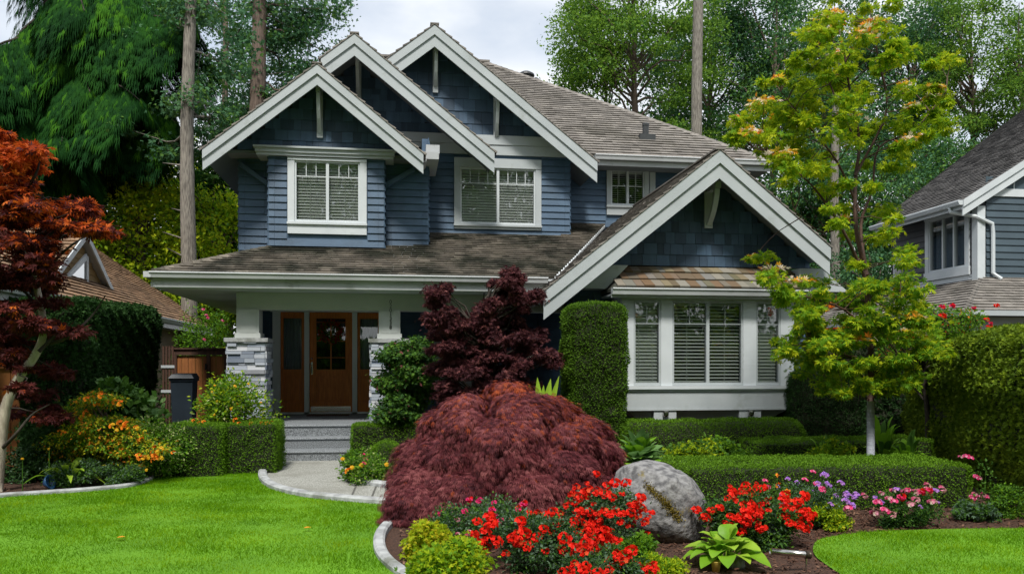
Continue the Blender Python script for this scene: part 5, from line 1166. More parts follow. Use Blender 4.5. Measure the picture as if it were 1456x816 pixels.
# green climbing shrub by the right pier
sp = [(rr_.uniform(545,608), rr_.uniform(488,598), rr_.uniform(.14,.24), rr_.uniform(-.3,.3)) for _ in range(44)]
sp = [s for s in sp if abs(s[0]-575) < 18+(s[1]-478)*.55]
maple_up('shrub', 575, 13.3, sp, 'rounded green shrub at the foot of the right porch pier', ['leaf_shrub', 'leaf_shrub_dark', 'leaf_purple_tip'], (.6,.37,.03), 15000, .055, 15, T=T_TRI, cat='shrub')

# ------------------------------------------------------------------ boulder
def boulder():
    rng = np.random.default_rng(4); c = W(938, 725, 7.15); c.z = 0; import bmesh
    bm = bmesh.new(); bmesh.ops.create_icosphere(bm, subdivisions=5, radius=1)
    hh = PZ(938, 655, 7.1)
    P = np.array([v.co[:] for v in bm.verts]); d = P.copy()
    P = np.sign(P)*np.abs(P)**.88
    Q = P*np.array([.43, .40, .40]); Q[:, 2] += .32
    Q[:, 0] += -.10*(Q[:, 2]-.3)*1.2; Q *= 1+.035*lump(d, 2.0, 9)[:, None]+.016*lump(d, 7, 10)[:, None]+.008*lump(d, 19, 11)[:, None]+.004*lump(d, 45, 12)[:, None]
    Q[:, 2] -= .10*np.clip(Q[:, 0]/.4, -1, 1)**1*.6
    gro = np.exp(-((Q[:, 0]-.02-.45*(Q[:, 2]-.4))**2)/.0012)*(Q[:, 2] > .25); Q -= d*gro[:, None]*.03
    for nn_, dd_ in (((-.5,-.7,.5),.40),((.75,-.45,.5),.40),((.2,-.95,.1),.36),((.9,-.2,-.2),.43),((-.9,-.3,.3),.42),((.1,-.3,.95),.68),((.55,-.8,-.1),.37)):
        nn_ = np.array(nn_); nn_ = nn_/np.linalg.norm(nn_); ex_2 = np.maximum((Q-np.array([0,0,.28]))@nn_-(dd_-.0), 0) if nn_[2] < .9 else np.maximum(Q@nn_-dd_, 0); Q -= nn_*ex_2[:, None]*.8
    Q[:, 2] *= hh/Q[:, 2].max()
    for v, q in zip(bm.verts, Q): v.co = q
    me = bpy.data.meshes.new('boulder'); bm.to_mesh(me); bm.free(); me.shade_smooth(); me.materials.append(M['rock']); o = bpy.data.objects.new('boulder', me); scene.collection.objects.link(o); o.location = (c.x, c.y, 0)
    o['label'] = 'large grey weathered boulder with a streak of moss beside the red mound'; o['category'] = 'boulder'
    g = Geo(); K = 26; pts = []
    A = [(918,690),(930,700),(944,712),(955,724),(966,738)]
    q = Q+np.array([c.x, c.y, 0]); r_ = np.random.default_rng(2); m_ = 1800
    k = r_.uniform(0, len(A)-1.001, m_); i = k.astype(int); AA = np.array(A, float); pp = AA[i]+(AA[i+1]-AA[i])*(k-i)[:, None]+r_.normal(size=(m_,2))*np.array([2.2,2.2])
    D_ = q-np.array([0,0,EYE]); fwd = q[:, 0]*sY+q[:, 1]*cY; rt = q[:, 0]*cY-q[:, 1]*sY; sx_ = 728+FPX*rt/fwd; sy_ = HZ-FPX*(q[:, 2]-EYE)/fwd
    front = fwd < c.x*sY+c.y*cY+.05
    for (u, v) in pp:
        dd_ = (sx_-u)**2+(sy_-v)**2+1e6*(~front); j = int(np.argmin(dd_)); 
        if dd_[j] < 60: pts.append(q[j]+d[j]*.004)
    pts = np.array(pts)+r_.normal(size=(len(pts),3))*np.array([.011,.004,.011]); leafy(r_, g, pts, unit(r_.normal(size=pts.shape)+np.array([0,-1,1])), T_ROUND, .011, 0); 
    g.build('moss', 'leaf_moss', o)
leaf('leaf_moss', [(.22,.16,.02),(.14,.11,.02),(.30,.22,.03)], .1)
boulder()
def stone(px, py, r_, label, seed):
    c = GP(px, py); bmv = Geo(); rng = np.random.default_rng(seed); n, m_ = 14, 9
    V = []
    for i in range(m_+1):
        for j in range(n): 
            a, e = 6.283*j/n, math.pi*i/m_; V.append((math.sin(e)*math.cos(a), math.sin(e)*math.sin(a), math.cos(e)))
    V = np.array(V); V = V*(1+.14*lump(V, 2.2, seed)[:, None])*np.array([r_*1.25, r_, r_*.75]); V += np.array([c.x, c.y, r_*.3])
    bmv.add(V, [(i*n+j, i*n+(j+1) % n, (i+1)*n+(j+1) % n, (i+1)*n+j) for i in range(m_) for j in range(n)]); o = bmv.build('stone', 'rock', loc=(c.x, c.y, 0), smooth=True); o['label'] = label; o['category'] = 'stone'
stone(1043, 806, .075, 'small grey stone half under the hosta leaves', 3)
stone(520, 675, .05, 'small grey stone in the flower bed beside the path', 5)

# ------------------------------------------------------------------ flowering shrubs
def flower_mesh(name, n, r_, size, mats, seed, T=T_FLOWER, dome=.7):
    rng = np.random.default_rng(seed); d = rdir(rng, n); d[:, 2] = np.abs(d[:, 2])*.8+.1; d = unit(d); g = Geo(); P = d*r_*np.array([1, 1, dome])
    scatter(g, T, P, rdir(rng, n), d, size*rng.uniform(.85, 1.15, n), choose(rng, n, [1]*len(mats)))
    # petals face out: the star's plane is across d
    me = bpy.data.meshes.new(name); V = np.vstack(g.V); F = np.vstack([f for f, _ in g.F]); mi = np.concatenate([m for _, m in g.F])
    me.from_pydata(V.tolist(), [], F.tolist()); me.polygons.foreach_set('material_index', mi.astype(np.int32)); 
    for m in mats: me.materials.append(M[m])
    return me
FM = {'red2': flower_mesh('flower_head', 11, .030, .021, ['petal_red', 'petal_red_faded'], 12), 'red': flower_mesh('flower_head', 17, .040, .024, ['petal_red'], 1), 'pink': flower_mesh('flower_head', 13, .030, .019, ['petal_pink', 'leaf_cream'], 2), 'hotpink': flower_mesh('flower_head', 13, .028, .019, ['petal_pink', 'petal_magenta'], 3),
      'purple': flower_mesh('flower_head', 13, .028, .018, ['petal_purple'], 4), 'magenta': flower_mesh('flower_head', 13, .028, .019, ['petal_magenta'], 5), 'orange': flower_mesh('flower_head', 12, .034, .022, ['petal_orange'], 6), 'yellow': flower_mesh('flower_head', 9, .024, .022, ['leaf_gold'], 7), 'scarlet': flower_mesh('flower_head', 12, .028, .021, ['petal_red', 'petal_magenta'], 8)}
def heads(root, P, kinds, seed, s=1., part='flower_head'):
    rng = np.random.default_rng(seed); o0 = root.location
    for p in P:
        me = FM[kinds[rng.integers(len(kinds))]]; o = bpy.data.objects.new(part, me); scene.collection.objects.link(o); o.parent = root
        o.location = Vector(p)-o0; o.rotation_euler = (rng.uniform(-.9, -.1) if True else 0, rng.uniform(-.4, .4), rng.uniform(0, 6.28)) if False else (rng.uniform(.0, .9), rng.uniform(-.35, .35), rng.uniform(-.6, .6)); k = s*rng.uniform(.75, 1.25); o.scale = (k, k, k)
def flowering(name, px, py, rx, ry, h, label, lm, probs, n, size, nf, kinds, seed, cat='flowering shrub', T=T_OVAL, fs=1., clus=3, patch=None, **k):
    c = GP(px, py); c.y += ry*.6; root = bush(name, c, rx, ry, h, label, lm, probs, n, size, T=T, seed=seed, cat=cat, **k); rng = np.random.default_rng(seed+5)
    P = []
    while len(P) < nf:
        d = unit(rng.normal(size=3)*np.array([1,1,.9])); d[2] = abs(d[2]); d[1] = -abs(d[1]) if rng.uniform() < .75 else d[1]
        q = np.array(c[:])+np.array([rx, ry, h*.55])*d*rng.uniform(.9, 1.12)+np.array([0,0,h*.42])
        for _ in range(rng.integers(1, clus+1)):
            if len(P) < nf: P.append(q+rng.normal(size=3)*np.array([.055,.05,.04])*fs)
    heads(root, P, kinds, seed, fs*(.80 if 'red' in kinds else 1)); return root
AZ = ['leaf_shrub_dark', 'leaf_grey', 'leaf_shrub']
flowering('azalea', 778, 815, .50, .42, .42, 'red flowering azalea at the front of the centre bed, left of the boulder', AZ, (.5,.35,.15), 9500, .034, 100, ['red','red','red2'], 21, clus=4, cat='azalea')
flowering('azalea', 866, 800, .32, .40, .64, 'taller red flowering azalea leaning against the left side of the boulder', AZ, (.5,.4,.1), 9000, .034, 78, ['red','red2'], 22, clus=3, cat='azalea')
flowering('azalea', 868, 850, .30, .26, .30, 'small red azalea at the bottom edge in front of the taller azalea', AZ, (.5,.3,.2), 4500, .032, 34, ['red','red2'], 23, clus=3, cat='azalea')
flowering('azalea', 1084, 782, .46, .36, .48, 'red flowering azalea right of the boulder behind the hosta', AZ, (.45,.15,.40), 10000, .034, 100, ['red','red','red2'], 24, clus=3, cat='azalea')
flowering('shrub', 655, 790, .30, .30, .42, 'grey-leaved shrub with magenta flowers under the front of the red mound', ['leaf_shrub','leaf_grey','leaf_shrub_dark'], (.4,.3,.3), 4200, .032, 16, ['magenta','magenta','pink'], 25, clus=2, cat='shrub', fs=.85)
flowering('shrub', 705, 775, .30, .25, .40, 'leafy shrub with a few crimson blooms between the red mound and the azalea', ['leaf_shrub','leaf_grey','leaf_shrub_dark'], (.3,.4,.3), 4200, .032, 12, ['scarlet','magenta'], 26, clus=2, fs=.85, cat='shrub')
bush('shrub', GP(640, 838), .26, .24, .36, 'lime green feathery shrub at the bottom of the kerbed centre bed', ['leaf_lime','leaf_bright'], (.6,.4), 6500, .034, T=T_TRI, seed=27)
bush('shrub', GP(612, 800)+Vector((0,.1,0)), .20, .18, .30, 'small yellow-green shrub beside the kerb with trailing shoots', ['leaf_lime','leaf_gold_green'], (.6,.4), 3200, .034, T=T_TRI, seed=28)
bush('shrub', GP(935, 836), .27, .2, .24, 'lime green bush at the bottom edge below the boulder', ['leaf_lime','leaf_bright'], (.6,.4), 4500, .03, seed=29)
bush('shrub', GP(905, 822), .16, .16, .32, 'mid green leafy bush between the front azaleas and the boulder', ['leaf_bright','leaf_shrub'], (.6,.4), 2600, .036, T=T_TRI, seed=30)
flowering('flowering_plant', 1168, 752, .38, .28, .50, 'loose lavender and pink flowering plant before the long hedge, nearest the red azalea', ['leaf_grey','leaf_shrub_dark','leaf_shrub'], (.4,.4,.2), 3600, .030, 30, ['purple','purple','purple','hotpink'], 31, clus=2, crr=.3, fs=.95)
flowering('flowering_plant', 1303, 752, .36, .28, .40, 'pink and white flowering plant before the long hedge beside the right lawn', ['leaf_shrub','leaf_shrub_dark'], (.5,.5), 5200, .030, 30, ['pink','hotpink','pink','purple','scarlet'], 32, clus=2, crr=.34, fs=.95)
bush('shrub', GP(1187, 757)+Vector((0,.18,0)), .27, .2, .24, 'low lime green shrub on the edge of the right lawn', ['leaf_lime','leaf_bright'], (.6,.4), 4200, .032, seed=33)
bush('shrub', GP(1405, 744)+Vector((0,.18,0)), .25, .2, .18, 'low grey-green shrub at the foot of the tall right hedge', ['leaf_grey','leaf_shrub'], (.5,.5), 3200, .034, T=T_TRI, seed=34)
bush('shrub', GP(1450, 742)+Vector((.1,.3,0)), .2, .2, .32, 'small green shrub in the right corner against the tall hedge', ['leaf_shrub','leaf_bright'], (.6,.4), 2600, .034, seed=35)
# arching stem with pink blooms at the end of the front hedge
c = GP(1412, 735); t = thing('rose', c, 'arching rose stem with pink bloom clusters at the right end of the front hedge', 'rose')
Yr = c.y+.02; g = Geo(); g.tube([c, W(1400,700,Yr), W(1402,668,Yr), W(1385,650,Yr)], [.008,.006,.005,.003], 5); g.build('stem', 'leaf_shrub', t)
P = [np.array(W(a, b, Yr)[:]) for a, b in ((1366,650),(1374,649),(1380,651),(1388,678),(1393,680),(1386,703),(1392,706),(1398,704),(1383,707),(1403,706))]; heads(t, P, ['hotpink','pink'], 3, .8)
rng = np.random.default_rng(3); g = Geo(); P = np.array([W(rng.normal(1398,7), rng.uniform(655,725), Yr+rng.uniform(-.05,.05))[:] for _ in range(140)]); leafy(rng, g, P, rdir(rng, 140), T_OVAL, .04, 0); g.build('foliage', 'leaf_shrub', t)
# tall coral stems before the hedge
c = GP(1103, 765); t = thing('flower', c, 'slender coral pink flowers on tall stems behind the right azalea', 'flower'); Yr = c.y
g = Geo(); P = []
for a, b in ((1088,683),(1105,676),(1107,690),(1092,692),(1120,700)): q = W(a, b, Yr); g.tube([c, (c+q)/2+Vector((.02,0,0)), q], .004, 4); P.append(q)
g.build('stem', 'leaf_shrub', t); heads(t, P, ['hotpink','orange'], 9, .6)
rng = np.random.default_rng(8); g = Geo(); P = np.array([W(rng.normal(1098,14), rng.uniform(690,735), Yr+rng.uniform(-.1,.1))[:] for _ in range(420)]); leafy(rng, g, P, rdir(rng, 420), T_OVAL, .035, 0); g.build('foliage', 'leaf_shrub', t)

# ------------------------------------------------------------------ broad-leaved plants
def bigleaf(g, base, tip, wd, rng, m=0, arch=.3, fold=.25, up=(0,0,1), nseg=9):
    base, tip = np.array(base, float), np.array(tip, float); ax = tip-base; ln = np.linalg.norm(ax); t = np.linspace(0, 1, nseg)
    C = base+ax*t[:, None]+np.array([0,0,1.])*(arch*ln*np.sin(np.pi*t**.8))[:, None]; T = np.gradient(C, axis=0); T = unit(T); S = unit(np.cross(T, np.array(up)+.15*rng.normal(size=3))); Nn = np.cross(S, T)
    w_ = wd*np.sin(np.pi*np.clip(t*.93+.07, 0, 1)**.75)**.8; w_[0] = wd*.12; w_[-1] = .001; rip = .04*wd*np.sin(t*14+rng.uniform(0,6))
    cols = [(-1, fold), (-.5, fold*.35), (0, 0), (.5, fold*.35), (1, fold)]
    V = np.stack([C+S*(w_*u)[:, None]+Nn*(w_*f+rip*abs(u))[:, None] for u, f in cols], 1).reshape(-1, 3)
    g.add(V, [(i*5+j, i*5+j+1, (i+1)*5+j+1, (i+1)*5+j) for i in range(nseg-1) for j in range(4)], m)
def hosta(name, c, n, r_, h, wd, label, mats, seed, cat='hosta', ratio=.55, stalk=True, arch=.18, front=None):
    rng = np.random.default_rng(seed); c = np.array(c[:], float); root = thing(name, c, label, cat); 
    S = Geo()
    for k in range(n):
        a = 6.283*k*.381966; u = (k+.5)/n; rr = r_*(.25+.75*u)*rng.uniform(.85, 1.1); z = h*(1-.75*u)*rng.uniform(.8, 1.15); d = np.array([math.cos(a), math.sin(a), 0])
        p = c+d*rr*.35+np.array([0,0,z*.55+.02]); q = c+d*rr+np.array([0,0,max(.02, z-.12*rr)])
        g = Geo(); bigleaf(g, p, q, wd*rng.uniform(.75, 1.15), rng, int(rng.integers(len(mats))), arch=arch, fold=.22)
        g.build('leaf', mats, root, smooth=True); S.tube([c+d*.02, (c+p)/2+d*.01, p], [.006,.005,.004], 5)
    S.build('stalks', mats[0], root); return root
leaf('leaf_hosta_pale', [(.22,.40,.03),(.35,.50,.05)], .35, rough=.4)
hosta('hosta', GP(1040, 808)+Vector((0,.12,0)), 34, .42, .30, .075, 'broad-leaved green hosta at the bottom in front of the right azalea', ['leaf_hosta','leaf_hosta','leaf_hosta_pale'], 1)
hosta('hosta', GP(918, 668), 44, .52, .46, .055, 'upright blue-green hosta clump behind the boulder', ['leaf_shrub','leaf_grey_hosta','leaf_grey_hosta'], 2) if 0 else None
leaf('leaf_grey_hosta', [(.10,.22,.06),(.16,.30,.10),(.22,.36,.10)], .35, rough=.45)
hosta('hosta', GP(918, 676)+Vector((0,.35,0)), 84, .66, .62, .085, 'upright pale green hosta clump behind the boulder under the rounded hedge', ['leaf_grey_hosta','leaf_hosta'], 2, arch=.10)
hosta('lily', GP(92, 694)+Vector((0,.1,0)), 14, .55, .42, .045, 'low plant with long strap leaves among the left bed', ['leaf_hosta','leaf_hosta_pale'], 3, cat='plant', arch=.28)
c = W(768, 590, 10.6); t = thing('canna', Vector((c.x, c.y, 0)), 'bright broad upright leaves poking up behind the red mound', 'plant'); rng = np.random.default_rng(4); S = Geo()
for k, (a, b, wd_) in enumerate(((742,552,.045),(752,546,.055),(764,536,.06),(773,547,.05),(783,538,.06),(795,534,.045),(760,560,.05),(788,556,.05))):
    q = W(a, b, 10.6+rng.uniform(-.12,.12)); p = c+Vector(((q.x-c.x)*.3, 0, -.12)); g = Geo(); bigleaf(g, p, q, wd_, rng, 0, arch=.02, fold=.25, up=(0,-1,.1)); g.build('leaf', 'leaf_hosta_pale', t, smooth=True); S.tube([Vector((c.x, c.y, 0)), p], .008, 5)
S.build('stalks', 'leaf_hosta_pale', t)
for (px, py, s, lb, sd) in ((1292, 660, 1.0, 'big-leaved green plant behind the front hedge right of the wrapped trunk', 5), (1205, 664, .75, 'green strap-leaved plant behind the second hedge left of the wrapped trunk', 6), (1330, 668, .8, 'leafy plant in front of the tall right hedge, right end', 7)):
    c = GP(px, py+22); hosta('plant', Vector((c.x, c.y+.6, 0)), 44, .60*s, .80*s, .042, lb, ['leaf_hosta','leaf_hosta','leaf_shrub'], sd, cat='plant', arch=.25)
bush('shrub', GP(1000, 695)+Vector((0,.35,0)), .35, .28, .62, 'yellow-green shrub behind the boulder and left end of the front hedge', ['leaf_lime','leaf_shrub'], (.5,.5), 5200, .045, T=T_TRI, seed=36)
bush('shrub', GP(1052, 690)+Vector((0,.6,0)), .36, .22, .66, 'thin-stemmed green shrub between the rounded hedge and the front hedge', ['leaf_bright','leaf_shrub'], (.5,.5), 3800, .045, T=T_TRI, seed=37, crr=.3)
bush('shrub', GP(1200, 690)+Vector((0,.3,0)), .45, .14, .60, 'yellow-green creeper over the second hedge at the wrapped trunk', ['leaf_bright','leaf_lime'], (.6,.4), 2600, .04, T=T_TRI, seed=38, crr=.3)
for a, b in ((857,0),): pass
t = thing('flower', GP(975, 690), 'single crimson bloom between the boulder and the front hedge', 'flower'); heads(t, [W(968,672,8.9), W(974,676,8.9), W(962,668,9.0)], ['scarlet'], 2, .8)
g = Geo(); g.tube([GP(975,690), W(970,675,8.95)], .005, 5); g.build('stem', 'leaf_shrub', t)

# ------------------------------------------------------------------ left bed
GO = ['leaf_gold_green','leaf_bright','leaf_orange','leaf_shrub']
sp = []
for (cx, cy, w_, k) in ((130,572,28,4),(118,590,35,6),(140,600,45,8),(125,620,50,9),(150,640,55,9),(180,630,40,7),(190,612,30,5),(105,640,40,6),(205,640,25,4),(160,655,45,6)):
    for _ in range(k): sp.append((cx+rr_.uniform(-1,1)*w_, cy+rr_.uniform(-1,1)*9, rr_.uniform(.13,.22), rr_.uniform(-.4,.4)))
az = maple_up('azalea', 150, 11.6, sp, 'wide orange and yellow flowering azalea in the left bed', GO, (.36,.30,.06,.28), 19000, .045, 44, T=T_OVAL, flat=.35, cat='azalea', bark='bark_brown')
P = []
for (cx, cy, k) in ((140,563,8),(130,572,5),(120,590,9),(163,570,4),(170,605,12),(185,607,6),(205,650,10),(215,640,8),(230,640,8),(225,652,5),(205,625,5),(115,612,6),(195,665,5),(90,612,4)):
    for _ in range(k): P.append(W(cx+rr_.normal()*7, cy+rr_.normal()*3, 11.6+rr_.uniform(-.6,-.15)))
heads(az, P, ['orange','orange','yellow'], 7, .8)
bush('shrub', GP(112, 697)+Vector((0,.34,0)), .80, .26, .34, 'low spreading dark green shrub along the kerb at the left of the bed', ['leaf_shrub','leaf_grey'], (.6,.4), 9000, .032, seed=45, clumps=40)
bush('shrub', GP(180, 686)+Vector((0,.36,0)), .46, .34, .52, 'dark green shrub at the bend of the left kerb', ['leaf_shrub_dark','leaf_shrub'], (.6,.4), 6000, .032, seed=46, clumps=30)
bush('shrub', GP(262, 672)+Vector((0,.1,0)), .38, .3, .82, 'light green variegated shrub in front of the hedge block', ['leaf_bright','leaf_variegated','leaf_shrub'], (.45,.2,.35), 8000, .042, seed=47, clumps=34) if 0 else None
bush('shrub', Vector((PX(225,11.8), 11.8, 0)), .45, .35, .86, 'pale variegated green shrub between the orange azalea and the hedge blocks', ['leaf_bright','leaf_variegated','leaf_shrub'], (.4,.25,.35), 9000, .042, seed=47, clumps=36)
bush('shrub', Vector((PX(175,12.7), 12.7, 0)), .50, .4, 1.45, 'big-leaved glossy green shrub behind the orange azalea', ['leaf_shrub','leaf_grey_hosta'], (.6,.4), 2400, .12, T=T_ROUND, seed=48, clumps=34)
rh_ = bush('rhododendron', Vector((PX(333,12.9), 12.9, 0)),   .60, .5, 1.48, 'yellow-green shrub with pale flowers before the left porch pier', ['leaf_bright','leaf_lime','leaf_variegated','leaf_shrub'], (.4,.25,.1,.25), 10000, .058, T=T_OVAL, seed=49, clumps=44)
P = [W(rr_.uniform(295,375), rr_.uniform(545,595), 12.45) for _ in range(9)]; heads(rh_, P, ['yellow'], 5, .7)
t = thing('flower', Vector((PX(345,11.95), 11.95, 0)), 'row of small orange flowers along the top of the left hedge blocks', 'flower'); P = [W(a, b, 12.3) for a, b in ((275,598),(283,601),(290,600),(340,602),(357,602),(372,601),(380,602),(386,601),(335,597))]; heads(t, P, ['orange'], 4, .75)
g = Geo(); [g.tube([Vector((p.x, p.y, .5)), p], .004, 4) for p in P]; g.build('stems', 'leaf_shrub', t)
bush('shrub', GP(25, 690)+Vector((0,.5,0)), .5, .4, .55, 'shadowy dark shrub at the foot of the red maple', ['leaf_shrub_dark','leaf_grey'], (.8,.2), 6000, .045, seed=50)
bush('shrub', Vector((PX(95,12.0), 12.0, 0)), .6, .4, 1.2, 'deep green fine-leaved shrub behind the orange azalea, under the maple', ['leaf_shrub_dark'], (1,), 8000, .04, seed=51, T=T_TRI)
t = thing('flower', GP(36, 700), 'two small yellow tulips on thin stems near the left edge', 'flower'); g = Geo(); P = [W(32,652,10.9), W(70,638,11.0)]
for p in P: g.tube([Vector((p.x, p.y, 0)), p], .006, 5)
g.build('stem', 'leaf_shrub', t); heads(t, P, ['yellow'], 2, .7)
for (px, py, lb) in ((62, 697, 'small blue glazed pot lying in the left bed'), (337, 668, 'small blue glazed dish on the edge of the lawn below the hedge block')):
    c = GP(px, py); g = Geo(); g.lathe([(.05,0),(.085,.05),(.095,.075),(.085,.075),(.06,.02)], (0,0,0), 18)
    o = g.build('pot', 'blue_glaze', loc=(0,0,0), smooth=True); o.location = c+Vector((0,.05,.03)); o.rotation_euler = (.5 if px < 100 else 0, 1.2 if px < 100 else 0, .3); o.location.z = .08 if px < 100 else .005; o['label'] = lb; o['category'] = 'pot'

# red japanese maple at the left edge
def red_maple():
    rng = np.random.default_rng(17); Y = 10.9; b = Geo(); l = Geo(); x0 = PX(2, Y); root = thing('japanese_maple', (x0, Y, 0), 'fiery red Japanese maple with pale leaning trunk at the left edge', 'tree')
    TR = [np.array(q) for q in ((x0-.06, Y, 0), tuple(W(0,640,Y)), tuple(W(8,580,Y)), tuple(W(25,540,Y)), tuple(W(50,505,Y)), tuple(W(62,470,Y)), tuple(W(55,420,Y)), tuple(W(40,360,Y)), tuple(W(20,290,Y)), tuple(W(0,230,Y)))]
    TR = smooth_line(TR, 4); b.tube(TR, np.linspace(.075, .02, len(TR)), 10)
    b2 = Geo()
    for P in ([(62,490),(95,480),(130,450),(150,420)], [(55,500),(90,470),(120,485)], [(45,420),(70,380),(100,350),(140,325)], [(40,370),(75,330),(110,320)], [(20,290),(50,250),(60,210)], [(0,640),(20,620),(45,590),(70,575)], [(0,400),(30,380),(10,330)], [(58,440),(30,410),(-20,370)]):
        q = smooth_line([np.array(W(a, b_, Y+rng.uniform(-.25,.25))[:]) for a, b_ in P], 4); b2.tube(q, np.linspace(.028, .007, len(q)), 6)
    sp = []
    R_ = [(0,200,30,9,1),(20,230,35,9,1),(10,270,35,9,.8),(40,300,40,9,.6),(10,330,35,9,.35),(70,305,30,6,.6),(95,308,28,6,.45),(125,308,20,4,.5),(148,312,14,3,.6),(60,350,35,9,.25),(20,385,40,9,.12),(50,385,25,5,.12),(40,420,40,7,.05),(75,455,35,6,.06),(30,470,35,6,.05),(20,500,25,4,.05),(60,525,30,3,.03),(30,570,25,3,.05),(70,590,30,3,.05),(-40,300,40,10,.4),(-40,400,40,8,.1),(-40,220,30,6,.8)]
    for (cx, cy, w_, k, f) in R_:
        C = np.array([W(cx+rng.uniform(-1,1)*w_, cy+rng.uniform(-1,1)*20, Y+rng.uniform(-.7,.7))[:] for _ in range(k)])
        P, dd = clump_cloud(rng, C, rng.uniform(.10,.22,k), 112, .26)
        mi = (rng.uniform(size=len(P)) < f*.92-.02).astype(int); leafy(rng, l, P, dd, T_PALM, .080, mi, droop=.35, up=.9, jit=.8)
        for q in C[::2]: j = np.argmin(np.linalg.norm(TR-q, axis=1)); b2.tube(limb(TR[j], q, .05, 4, rng, .06), [.012,.009,.006,.003], 4)
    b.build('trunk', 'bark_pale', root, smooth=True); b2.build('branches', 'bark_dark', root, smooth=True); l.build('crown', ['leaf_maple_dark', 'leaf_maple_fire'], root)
red_maple()

